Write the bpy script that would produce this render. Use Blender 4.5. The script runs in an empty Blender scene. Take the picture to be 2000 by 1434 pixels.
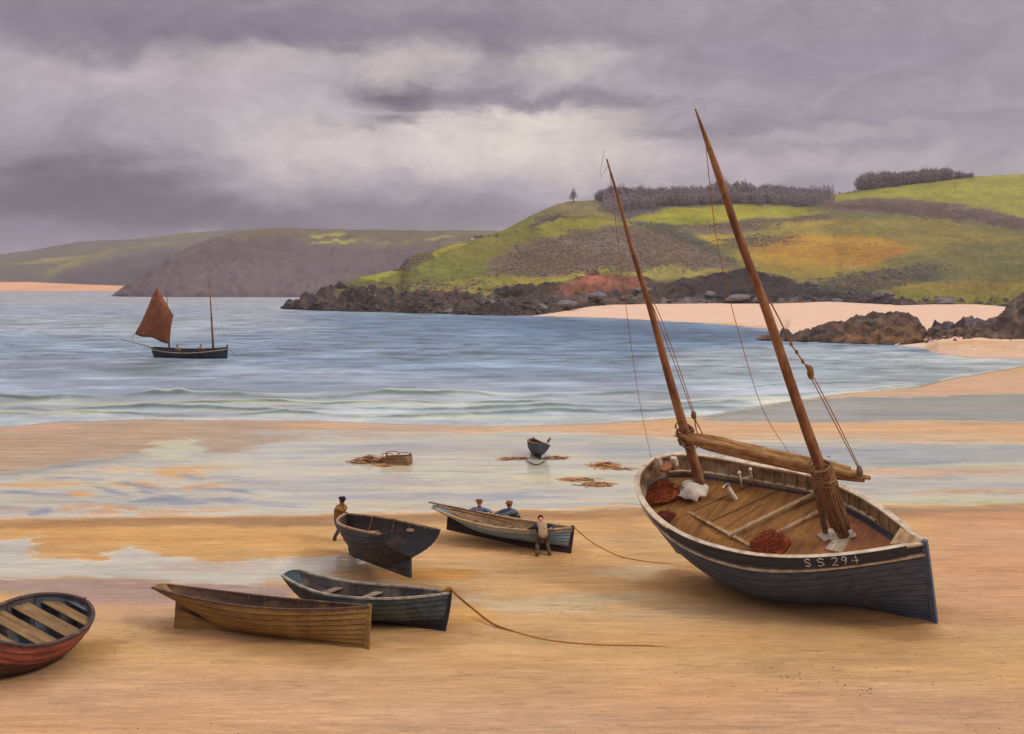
import bpy, bmesh, math, random
import numpy as np
from mathutils import Vector, Matrix, Euler
random.seed(7); RNG = np.random.default_rng(11)
SC = bpy.context.scene
# ---------------------------------------------------------------- camera
F, H, HY = 2144.0, 10.5, 548.0        # focal length in pixels of a 2000 px wide frame, eye height, horizon row
cam = bpy.data.cameras.new('camera'); camo = bpy.data.objects.new('camera', cam)
SC.collection.objects.link(camo); SC.camera = camo
camo.location = (0, 0, H); camo.rotation_euler = (math.radians(90), 0, 0)
cam.sensor_width = 36; cam.lens = F/2000*36; cam.shift_y = -(717-HY)/2000
cam.clip_start = 0.5; cam.clip_end = 20000
# ---------------------------------------------------------------- view + sun
SC.view_settings.view_transform = 'Standard'; SC.view_settings.look = 'None'
SC.view_settings.gamma = 1; SC.view_settings.exposure = 0.0
SUN_AZ, SUN_EL = math.radians(115), math.radians(40)      # azimuth from +Y towards +X
sun = bpy.data.lights.new('sun', 'SUN'); sun.energy = 1.5; sun.angle = math.radians(11); sun.color = (1, .94, .84)
suno = bpy.data.objects.new('sun', sun); SC.collection.objects.link(suno)
sd = Vector((math.sin(SUN_AZ)*math.cos(SUN_EL), math.cos(SUN_AZ)*math.cos(SUN_EL), math.sin(SUN_EL)))
suno.rotation_euler = (-sd).to_track_quat('-Z', 'Y').to_euler(); suno.location = (40, -20, 60)
def lin(c):
    c = np.asarray(c, float)/255.0
    return np.where(c <= 0.04045, c/12.92, ((c+0.055)/1.055)**2.4)
# ---------------------------------------------------------------- world: clouded sky
ZEN = 3.0
world = bpy.data.worlds.new('World'); SC.world = world; world.use_nodes = True
wt = world.node_tree; wn, wl = wt.nodes, wt.links
for n in list(wn): wn.remove(n)
def N(nt, typ, **k):
    n = nt.nodes.new(typ)
    for a, v in k.items():
        if a == 'ins':
            for i, x in v.items():
                if isinstance(x, bpy.types.NodeSocket): nt.links.new(x, n.inputs[i])
                else: n.inputs[i].default_value = x
        else: setattr(n, a, v)
    return n
def M(nt, op, a, b=None, c=None, clamp=False):
    d = {0: a}
    if b is not None: d[1] = b
    if c is not None: d[2] = c
    return N(nt, 'ShaderNodeMath', operation=op, use_clamp=clamp, ins=d).outputs[0]
def MIXC(nt, f, a, b, blend='MIX'):
    n = N(nt, 'ShaderNodeMix', data_type='RGBA', blend_type=blend)
    for i, x in ((0, f), (6, a), (7, b)):
        if isinstance(x, bpy.types.NodeSocket): nt.links.new(x, n.inputs[i])
        else: n.inputs[i].default_value = x if i == 0 else tuple(list(x)[:3])+(1,)
    return n.outputs[2]
def build_sky():
    nt = wt
    tc = N(nt, 'ShaderNodeTexCoord').outputs['Generated']
    sep = N(nt, 'ShaderNodeSeparateXYZ', ins={0: tc})
    az = M(nt, 'MULTIPLY', M(nt, 'ARCTAN2', sep.outputs[0], sep.outputs[1]), 57.2958)
    el = M(nt, 'MULTIPLY', M(nt, 'ARCSINE', M(nt, 'MAXIMUM', M(nt, 'MINIMUM', sep.outputs[2], 0.9999), -0.9999)), 57.2958)
    vec = N(nt, 'ShaderNodeCombineXYZ', ins={0: az, 1: el, 2: 0.0}).outputs[0]
    def noise(sx, sy, scale, det, dist=0.0, off=0.0, rot=0.0):
        mp = N(nt, 'ShaderNodeMapping', ins={0: vec, 1: (off, off*.7, 0), 2: (0, 0, rot), 3: (sx, sy, 1)}).outputs[0]
        return N(nt, 'ShaderNodeTexNoise', noise_dimensions='2D', ins={'Vector': mp, 'Scale': scale, 'Detail': det, 'Roughness': .58, 'Distortion': dist}).outputs[0]
    w1 = noise(.5, 1.0, .35, 4, .3, 3.0); w2 = noise(.5, 1.0, .35, 4, .3, 19.0)
    azw = M(nt, 'ADD', az, M(nt, 'MULTIPLY', M(nt, 'SUBTRACT', w1, .5), 7.0))
    elw = M(nt, 'ADD', el, M(nt, 'MULTIPLY', M(nt, 'SUBTRACT', w2, .5), 3.4))
    D = (116, 106, 120)
    cur = tuple(lin((158, 149, 160)))
    # (cx, cy, rx, ry, colour, amount) in degrees made from picture-sized numbers
    blobs = [
     (300, 30, 800, 62, (124, 115, 128), .75), (1500, 60, 900, 60, (146, 138, 150), .6),
     (230, 108, 190, 45, (116, 107, 122), .85), (560, 78, 330, 36, (124, 115, 130), .8), (900, 60, 200, 60, (128, 120, 133), .7),
     (980, 95, 90, 40, (122, 114, 128), .6), (1500, 110, 320, 30, (140, 132, 146), .6), (1700, 130, 200, 40, (142, 134, 150), .6),
     (330, 175, 320, 60, (188, 177, 181), .85), (140, 190, 150, 60, (190, 178, 182), .7), (620, 230, 260, 50, (184, 175, 180), .7), (560, 128, 200, 26, (188, 178, 178), .8), (640, 185, 150, 55, (180, 172, 178), .7),
     (820, 118, 90, 40, (192, 182, 181), .85), (1110, 125, 140, 38, (196, 187, 186), .85), (1300, 180, 130, 30, (172, 163, 170), .6),
     (120, 250, 230, 90, (150, 141, 154), .55), (250, 270, 130, 55, (136, 127, 143), .6), (400, 300, 90, 50, (142, 134, 148), .5),
     (480, 262, 60, 30, (188, 180, 184), .7), (480, 345, 70, 28, (172, 164, 175), .6),
     (830, 285, 290, 66, (212, 201, 199), .95), (1060, 265, 190, 42, (228, 217, 208), .95), (1180, 300, 150, 60, (206, 196, 193), .9), (640, 290, 190, 56, (200, 190, 191), .85), (430, 255, 130, 40, (186, 177, 182), .6),
     (790, 190, 78, 32, (98, 90, 101), .98), (775, 222, 66, 20, (116, 107, 118), .8), (960, 196, 170, 20, (130, 121, 134), .85), (1180, 208, 170, 22, (134, 125, 137), .8), (1420, 250, 210, 20, (138, 129, 139), .75),
     (1560, 292, 170, 14, (146, 135, 143), .7), (1850, 235, 220, 22, (146, 138, 151), .6), (1620, 262, 170, 11, (178, 169, 173), .5), (1400, 320, 330, 26, (190, 180, 184), .6), (1800, 315, 300, 24, (176, 166, 172), .6),
     (150, 400, 280, 66, (96, 87, 101), .95), (480, 430, 400, 38, (98, 90, 107), .95), (180, 360, 110, 60, (98, 89, 103), .75), (850, 425, 300, 38, (134, 124, 138), .85),
     (40, 460, 160, 26, (126, 116, 138), .8), (1000, 370, 160, 24, (164, 156, 167), .6)]
    for cx, cy, rx, ry, col, am in blobs:
        a0 = math.degrees(math.atan((cx-1000)/F)); e0 = math.degrees(math.atan((HY-cy)/F*math.cos(math.radians(a0))))
        dx = M(nt, 'MULTIPLY', M(nt, 'SUBTRACT', azw, a0), 37.4/rx); dy = M(nt, 'MULTIPLY', M(nt, 'SUBTRACT', elw, e0), 37.4/ry)
        q = M(nt, 'ADD', M(nt, 'MULTIPLY', dx, dx), M(nt, 'MULTIPLY', dy, dy))
        f = M(nt, 'MULTIPLY', M(nt, 'EXPONENT', M(nt, 'MULTIPLY', M(nt, 'POWER', q, 1.3), -.8)), am)
        cur = MIXC(nt, f, cur, tuple(lin(col)))
    # billow and streak detail
    n1 = noise(.65, 1.25, .5, 7, .5, 5.0, .12); n2 = noise(1.0, 2.0, 1.8, 6, .3, 9.0, .18); n3 = noise(3.0, 9.0, 3.0, 3, 0, 2.0, -.5)
    v = M(nt, 'ADD', M(nt, 'MULTIPLY', M(nt, 'SUBTRACT', n1, .5), .5), M(nt, 'MULTIPLY', M(nt, 'SUBTRACT', n2, .5), .15))
    v = M(nt, 'ADD', v, M(nt, 'MULTIPLY', M(nt, 'SUBTRACT', n3, .5), .07))
    v = M(nt, 'ADD', v, 1.0)
    # extra brightness added to the sky above the storm bank, to light the ground
    up = N(nt, 'ShaderNodeMapRange', interpolation_type='SMOOTHSTEP', ins={0: el, 1: 17.0, 2: 50.0, 3: 0.0, 4: ZEN}).outputs[0]
    v = M(nt, 'ADD', v, up)
    cur = MIXC(nt, N(nt, 'ShaderNodeMapRange', interpolation_type='SMOOTHSTEP', ins={0: el, 1: 17.0, 2: 45.0, 3: 0.0, 4: 0.9}).outputs[0], cur, (.345, .325, .335))
    cl = N(nt, 'ShaderNodeVectorMath', operation='SCALE', ins={0: cur, 3: v}).outputs[0]
    cl = N(nt, 'ShaderNodeVectorMath', operation='MULTIPLY', ins={0: cl, 1: (1.10, 1.075, 1.06)}).outputs[0]
    sky = N(nt, 'ShaderNodeTexSky', sky_type='NISHITA', sun_disc=False, sun_elevation=SUN_EL, sun_rotation=SUN_AZ)
    b1 = N(nt, 'ShaderNodeBackground', ins={0: sky.outputs[0], 1: 0.1})
    b2 = N(nt, 'ShaderNodeBackground', ins={0: cl, 1: 1.0})
    mx = N(nt, 'ShaderNodeMixShader', ins={0: 0.94, 1: b1.outputs[0], 2: b2.outputs[0]})
    o = N(nt, 'ShaderNodeOutputWorld', ins={0: mx.outputs[0]})
build_sky()

# ---------------------------------------------------------------- small maths
def smooth(a, b, x):
    t = np.clip((x-a)/(b-a), 0, 1); return t*t*(3-2*t)
def vnoise(x, y, seed=0):
    xi = np.floor(x).astype(np.int64); yi = np.floor(y).astype(np.int64); fx = x-xi; fy = y-yi
    def h(i, j):
        n = (i*374761393 + j*668265263 + seed*1442695041) & 0xffffffff
        n = ((n ^ (n >> 13))*1274126177) & 0xffffffff
        return ((n ^ (n >> 16)) & 0xffff)/65535.0
    u = fx*fx*(3-2*fx); v = fy*fy*(3-2*fy)
    return (h(xi, yi)*(1-u)+h(xi+1, yi)*u)*(1-v) + (h(xi, yi+1)*(1-u)+h(xi+1, yi+1)*u)*v
def fbm(x, y, seed=0, o=4, r=.5):
    s = 0; a = 1; t = 0
    for k in range(o):
        s = s+a*vnoise(x*2**k+17.3*k, y*2**k+5.1*k, seed+k); t += a; a *= r
    return s/t-.5
def ridged(x, y, seed=0, o=4):
    s = 0; a = 1; t = 0
    for k in range(o):
        s = s+a*(1-np.abs(2*vnoise(x*2**k+9.7*k, y*2**k+3.3*k, seed+k)-1)); t += a; a *= .5
    return s/t
def curve(pts, x):
    p = np.array(pts, float); return np.interp(x, p[:, 0], p[:, 1])
def G(px, py, h=0.1):
    d = F*(H-h)/(py-HY); return np.array([(px-1000)/F*d, d, h])
def PT(px, py, d): return np.array([(px-1000)/F*d, d, H-(py-HY)/F*d])
def sdist(px, py, poly):
    """signed distance in the given 2-D coordinates, positive inside"""
    P = np.array(poly, float); Q = np.roll(P, -1, 0); best = np.full(px.shape, 1e18); ins = np.zeros(px.shape, bool)
    for (x0, y0), (x1, y1) in zip(P, Q):
        ex, ey = x1-x0, y1-y0; L = ex*ex+ey*ey+1e-9
        t = np.clip(((px-x0)*ex+(py-y0)*ey)/L, 0, 1)
        best = np.minimum(best, (px-x0-t*ex)**2+(py-y0-t*ey)**2)
        c = (y0 > py) != (y1 > py)
        with np.errstate(all='ignore'): ins ^= c & (px < (x1-x0)*(py-y0)/(y1-y0+1e-12)+x0)
    return np.where(ins, 1, -1)*np.sqrt(best)
K = 1.25        # what a white card renders at under this light: colours below are as seen, divided by it
def paint(px, py, base, layers, warp=(14, 4, 60, 10), seed=1, chan=None, fine=.22):
    """layers: (polygon, colour, feather, amount[, other channel value])"""
    wx = fbm(px/warp[2], py/warp[3], seed, 4)*2*warp[0]; wy = fbm(px/warp[2]+40, py/warp[3]+7, seed+5, 4)*2*warp[1]
    wx = wx+(fbm(px/60, py/3.0, seed+11, 5, .65)*150+fbm(px/14, py/1.5, seed+12, 3)*40)*fine; wy = wy+(fbm(px/70+9, py/5.0, seed+15, 5, .6)*20)*fine
    X = px+wx; Y = py+wy
    col = np.tile(lin(base), (px.size, 1)); ch = np.zeros(px.size) if chan is None else np.full(px.size, chan)
    for L in layers:
        poly, c, fe, am = L[:4]; P = np.array(poly, float)
        m = (X > P[:, 0].min()-2*fe-5) & (X < P[:, 0].max()+2*fe+5) & (Y > P[:, 1].min()-2*fe-5) & (Y < P[:, 1].max()+2*fe+5)
        if not m.any(): continue
        # rows are foreshortened, so feather less up and down than sideways
        d = sdist(X[m]*.35, Y[m], P*np.array([.35, 1]))
        a = (smooth(-fe, fe, d)*am)
        col[m] = col[m]*(1-a[:, None])+lin(c)*a[:, None]
        if len(L) > 4: ch[m] = ch[m]*(1-a)+L[4]*a
    return col/K, ch
def ell(cx, cy, rx, ry, n=14, rot=0.0):
    return [(cx+rx*math.cos(a)*math.cos(rot)-ry*math.sin(a)*math.sin(rot), cy+rx*math.cos(a)*math.sin(rot)+ry*math.sin(a)*math.cos(rot)) for a in np.linspace(0, 2*math.pi, n, endpoint=False)]
# ---------------------------------------------------------------- mesh helpers
def link(o, parent=None):
    SC.collection.objects.link(o)
    if parent is not None: o.parent = parent
    return o
def mesh_np(name, V, Fc, mat, parent=None, attrs=None, smooth_=True, mats=None, midx=None):
    me = bpy.data.meshes.new(name); V = np.asarray(V, np.float32); Fc = np.asarray(Fc, np.int32); k = Fc.shape[1]
    me.vertices.add(len(V)); me.vertices.foreach_set('co', V.ravel())
    me.loops.add(Fc.size); me.loops.foreach_set('vertex_index', Fc.ravel())
    me.polygons.add(len(Fc)); me.polygons.foreach_set('loop_start', np.arange(len(Fc), dtype=np.int32)*k)
    me.polygons.foreach_set('loop_total', np.full(len(Fc), k, np.int32))
    for m in (mats or [mat]): me.materials.append(m)
    if midx is not None: me.polygons.foreach_set('material_index', np.asarray(midx, np.int32))
    me.polygons.foreach_set('use_smooth', np.full(len(Fc), smooth_)); me.update(calc_edges=True)
    for n, a in (attrs or {}).items():
        a = np.asarray(a, np.float32)
        if a.ndim == 1: t = me.attributes.new(n, 'FLOAT', 'POINT'); t.data.foreach_set('value', a)
        else:
            t = me.attributes.new(n, 'FLOAT_COLOR', 'POINT'); t.data.foreach_set('color', np.concatenate([a, np.ones((len(a), 1), np.float32)], 1).ravel())
    return link(bpy.data.objects.new(name, me), parent)
def grid_faces(r, c):
    i = np.arange((r-1)*(c-1)); a = (i//(c-1))*c+i % (c-1)
    return np.stack([a, a+1, a+c+1, a+c], 1)
def tag(o, label=None, cat=None, group=None, kind=None):
    if label: o['label'] = label
    if cat: o['category'] = cat
    if group: o['group'] = group
    if kind: o['kind'] = kind
    return o
def empty(name, loc=(0, 0, 0), rot=(0, 0, 0), **k):
    o = bpy.data.objects.new(name, None); o.location = loc; o.rotation_euler = rot; o.empty_display_size = .3
    link(o); return tag(o, **k)
class MB:
    def __init__(s): s.v = []; s.f = []; s.m = []
    def add(s, V, Fs, m=0):
        b = len(s.v); s.v += [tuple(float(a) for a in x) for x in V]; s.f += [tuple(int(i)+b for i in f) for f in Fs]; s.m += [m]*len(Fs); return s
    def box(s, c, size, R=None, m=0, taper=1.0):
        a, b, d = [x/2 for x in size]; V = []
        for z in (-d, d):
            t = taper if z > 0 else 1.0
            for x, y in ((-a, -b), (a, -b), (a, b), (-a, b)):
                p = Vector((x*t, y*t, z)); p = (R @ p) if R is not None else p; V.append((p.x+c[0], p.y+c[1], p.z+c[2]))
        return s.add(V, [(3, 2, 1, 0), (4, 5, 6, 7), (0, 1, 5, 4), (1, 2, 6, 5), (2, 3, 7, 6), (3, 0, 4, 7)], m)
    def bar(s, p, q, w, h, up=(0, 0, 1), m=0):
        p, q, up = Vector(p), Vector(q), Vector(up); d = (q-p); L = d.length; d.normalize()
        sx = d.cross(up).normalized(); uz = sx.cross(d)
        R = Matrix((d, sx, uz)).transposed(); return s.box((p+q)/2, (L, w, h), R, m)
    def tube(s, pts, rad, n=8, m=0, cap=True):
        P = [Vector(tuple(map(float, x))) for x in pts]; k = len(P)
        if not hasattr(rad, '__len__'): rad = [rad]*k
        V = []; nrm = None
        for i in range(k):
            d = (P[min(i+1, k-1)]-P[max(i-1, 0)]).normalized()
            if nrm is None: nrm = d.orthogonal().normalized()
            nrm = (nrm-d*nrm.dot(d)).normalized(); b = d.cross(nrm)
            for j in range(n):
                a = 2*math.pi*j/n; q = P[i]+(nrm*math.cos(a)+b*math.sin(a))*rad[i]; V.append(q)
        Fs = [(i*n+j, i*n+(j+1) % n, (i+1)*n+(j+1) % n, (i+1)*n+j) for i in range(k-1) for j in range(n)]
        if cap: Fs += [tuple(range(n-1, -1, -1)), tuple((k-1)*n+j for j in range(n))]
        return s.add(V, Fs, m)
    def blob(s, c, r, m=0, seed=0, amp=.25, n=8, flat=1.0):
        V = []; rg = random.Random(seed); ph = [rg.uniform(0, 6) for _ in range(6)]
        for i in range(n+1):
            t = math.pi*i/n
            for j in range(n*2):
                a = math.pi*j/n; q = 1+amp*(math.sin(2*a+ph[0])*math.sin(t)+.6*math.sin(3*t+ph[1]+a)+.4*math.sin(5*a+ph[2]+2*t)*math.sin(t))*.6
                V.append((c[0]+r[0]*q*math.sin(t)*math.cos(a), c[1]+r[1]*q*math.sin(t)*math.sin(a), c[2]+r[2]*q*math.cos(t)*flat))
        Fs = [(i*2*n+j, (i+1)*2*n+j, (i+1)*2*n+(j+1) % (2*n), i*2*n+(j+1) % (2*n)) for i in range(n) for j in range(2*n)]
        return s.add(V, Fs, m)
    def build(s, name, mats, parent=None, smooth_=False, bevel=0, **k):
        me = bpy.data.meshes.new(name); me.from_pydata(s.v, [], s.f)
        for m in (mats if isinstance(mats, (list, tuple)) else [mats]): me.materials.append(m)
        me.polygons.foreach_set('material_index', s.m); me.polygons.foreach_set('use_smooth', [smooth_]*len(s.f)); me.update()
        bm = bmesh.new(); bm.from_mesh(me); bmesh.ops.recalc_face_normals(bm, faces=bm.faces)
        if bevel: bmesh.ops.bevel(bm, geom=list(bm.edges), offset=bevel, segments=1, affect='EDGES')
        bm.to_mesh(me); bm.free()
        return tag(link(bpy.data.objects.new(name, me), parent), **k)
# where the boats lie: size, heel, trim and heading of each
P = dict(
 lugger={'L': 9.6059, 'B': 4.4687, 'D': 3.0921, 'hb': 0.0282, 'hs': 0.7855, 'um': 0.4625, 'tr': 0.0, 'ps': 2.6, 'qs': 0.459, 'pb': 1.8683, 'rb': 0.0416, 'rs': 0.5105, 'tuck': 0.3, 'vb': 0.8, 'vm': 0.0, 'wg': 0.4, 'hd': -0.7124, 'heel': 0.4644, 'trim': 0.0558, 'X': 9.1139, 'Y': 36.015, 'Z': 0.3893},
 black={'L': 7.7588, 'B': 2.2691, 'D': 1.2425, 'hb': 0.1157, 'hs': 0.0385, 'um': 0.45, 'tr': 0.8875, 'ps': 2, 'pb': 2.4, 'rb': 0.5097, 'rs': -0.1, 'tuck': 0.508, 'vb': 0.6, 'vm': 0.1, 'wg': 0.12, 'hd': 1.9898, 'heel': 0.0195, 'trim': 0.1272, 'X': -4.7734, 'Y': 38.5096, 'Z': 0.6904},
 blue={'L': 6.1604, 'B': 1.8668, 'D': 0.5297, 'hb': 0.3743, 'hs': 0.1001, 'um': 0.5, 'tr': 0.3758, 'ps': 2, 'pb': 2.4, 'rb': 0.0542, 'rs': 1.1141, 'tuck': 0.3724, 'vb': 0.7, 'vm': 0.1, 'wg': 0.5, 'hd': -0.5129, 'heel': -0.0216, 'trim': 0.0734, 'X': -0.4237, 'Y': 43.0147, 'Z': 0.4911},
 tan={'L': 7.1956, 'B': 1.5821, 'D': 0.8831, 'hb': 0.281, 'hs': 0.0755, 'um': 0.5, 'tr': 0.4131, 'ps': 2, 'pb': 2.4, 'rb': -0.0068, 'rs': 1.3271, 'tuck': 0.528, 'vb': 0.7, 'vm': 0.1, 'wg': 0.5, 'hd': -0.3721, 'heel': -0.1054, 'trim': 0.0068, 'X': -7.3568, 'Y': 31.8022, 'Z': 0.2819},
 green={'L': 5.487, 'B': 2.1023, 'D': 0.8766, 'hb': 0.2051, 'hs': 0.3138, 'um': 0.5, 'tr': 0.4735, 'ps': 2, 'pb': 2.4, 'rb': 0.1677, 'rs': 0.9878, 'tuck': 0.2169, 'vb': 0.7, 'vm': 0.1, 'wg': 0.5, 'hd': -0.3683, 'heel': -0.0798, 'trim': -0.0083, 'X': -4.3918, 'Y': 33.2291, 'Z': 0.2062},
 red={'L': 3.8684, 'B': 2.1935, 'D': 1.3163, 'hb': 0.0431, 'hs': 0.068, 'um': 0.5, 'tr': 0.0, 'ps': 2.4, 'qs': 0.6, 'pb': 2.4, 'qb': 0.6, 'rb': 0.1267, 'rs': 0.3, 'tuck': 0.1, 'vb': 0.2, 'vm': 0.1, 'wg': 0.1, 'hd': 1.31, 'heel': 0.3596, 'trim': 0.0254, 'X': -13.2113, 'Y': 29.6507, 'Z': 0.1417},
 sail={'L': 11.2041, 'B': 2.7973, 'D': 1.4027, 'hb': 0.5138, 'hs': 0.2751, 'um': 0.5, 'tr': 0.35, 'ps': 2, 'pb': 2.4, 'rb': 0.15, 'rs': 0.2, 'tuck': 0.2, 'vb': 0.7, 'vm': 0.1, 'wg': 0.4, 'hd': -0.2445, 'heel': 0.0559, 'trim': 0.007, 'X': -43.6983, 'Y': 149.0426, 'Z': -0.3442})
# ---------------------------------------------------------------- materials
def newmat(name):
    m = bpy.data.materials.new(name); m.use_nodes = True; nt = m.node_tree; b = nt.nodes['Principled BSDF']; return m, nt, b
def tnoise(nt, vec, sc, det=5, rough=.6, scale3=(1, 1, 1), dist=0, rot=(0, 0, 0)):
    mp = N(nt, 'ShaderNodeMapping', ins={0: vec, 2: rot, 3: scale3}).outputs[0]
    return N(nt, 'ShaderNodeTexNoise', ins={'Vector': mp, 'Scale': sc, 'Detail': det, 'Roughness': rough, 'Distortion': dist}).outputs[0]
def ramp(nt, f, a, b, lo=0.0, hi=1.0, smooth_=True):
    return N(nt, 'ShaderNodeMapRange', interpolation_type='SMOOTHSTEP' if smooth_ else 'LINEAR', ins={0: f, 1: a, 2: b, 3: lo, 4: hi}).outputs[0]
def bump(nt, b, h, strength=.4, dist=.02):
    n = N(nt, 'ShaderNodeBump', ins={'Strength': strength, 'Distance': dist, 'Height': h}); nt.links.new(n.outputs[0], b.inputs['Normal'])
def paintmat(name, c1, c2=None, c3=None, rough=.65, grain=(.6, 6, 6), sc=1.6, worn=.5, bs=.5, bd=.01, spec=.3):
    """weathered painted or bare timber: colour along the grain, worn patches, blotches"""
    m, nt, b = newmat(name); tc = N(nt, 'ShaderNodeTexCoord').outputs['Object']
    c1 = lin(c1)/K; c2 = lin(c2)/K if c2 else c1*.6; c3 = lin(c3)/K if c3 else c1*1.35
    g = tnoise(nt, tc, sc, 6, .65, grain, .3); bl = tnoise(nt, tc, 1.1, 5, .6, (1, 1, 1), .6); fi = tnoise(nt, tc, 22, 3, .6, (.25, 1, 1))
    col = MIXC(nt, ramp(nt, g, .38, .66), c1, c2); col = MIXC(nt, M(nt, 'MULTIPLY', ramp(nt, bl, .5, .72), worn), col, c3)
    col = MIXC(nt, M(nt, 'MULTIPLY', ramp(nt, fi, .52, .7), .35), col, c2)
    nt.links.new(col, b.inputs['Base Color']); b.inputs['Roughness'].default_value = rough; b.inputs['Specular IOR Level'].default_value = spec
    bump(nt, b, M(nt, 'ADD', g, M(nt, 'MULTIPLY', fi, .5)), bs, bd); return m
def clothmat(name, c1, c2):
    return paintmat(name, c1, c2, None, .9, (2, 2, 2), 5, .3, .6, .01, .1)
def terrainmat(name, sc=1.0, rough=.95, bs=.6, bd=1.0, var=.5):
    m, nt, b = newmat(name); geo = N(nt, 'ShaderNodeNewGeometry').outputs['Position']
    at = N(nt, 'ShaderNodeAttribute', attribute_name='col').outputs['Color']
    n1 = tnoise(nt, geo, .05*sc, 7, .65, (1, .35, 2.0), .5); n2 = tnoise(nt, geo, .45*sc, 5, .7, (1, .5, 2.0), .2)
    v = M(nt, 'ADD', M(nt, 'MULTIPLY', M(nt, 'SUBTRACT', n1, .5), 1.5*var), M(nt, 'MULTIPLY', M(nt, 'SUBTRACT', n2, .5), 1.3*var)); v = M(nt, 'ADD', v, 1.0)
    col = N(nt, 'ShaderNodeVectorMath', operation='SCALE', ins={0: at, 3: v}).outputs[0]
    nt.links.new(col, b.inputs['Base Color']); b.inputs['Roughness'].default_value = rough; b.inputs['Specular IOR Level'].default_value = .1
    bump(nt, b, M(nt, 'ADD', n1, M(nt, 'MULTIPLY', n2, .4)), bs, bd); return m
# ================================================================ GROUND (sand), SEA
SEA = [(-6000, 900), (-900, 862), (0, 833), (80, 826), (300, 819), (600, 821), (760, 828), (1000, 833), (1180, 827), (1350, 814), (1440, 801), (1520, 785), (1650, 768), (1800, 754), (1845, 742), (1995, 716), (2900, 702), (6000, 690),
       (6000, 684), (2900, 692), (2000, 703), (1900, 701), (1830, 691), (1806, 680), (1700, 668), (1600, 661), (1540, 657), (1520, 652), (1530, 648), (1500, 642), (1400, 632), (1200, 621), (1060, 617), (990, 616), (900, 590), (600, 560), (600, 549.5), (-6000, 549.5)]
def px_axis(lo, hi, step, ext, k=26):
    mid = np.arange(lo, hi, step); a = np.linspace(0, 1, k)[1:]**2.2*ext
    return np.concatenate([(lo-a)[::-1], mid, hi-step+a])
def groundgrid(ys, xs):
    PX, PY = np.meshgrid(xs, ys); d = F*H/(PY-HY); return PX.ravel(), PY.ravel(), ((PX-1000)/F*d).ravel(), d.ravel()
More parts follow.
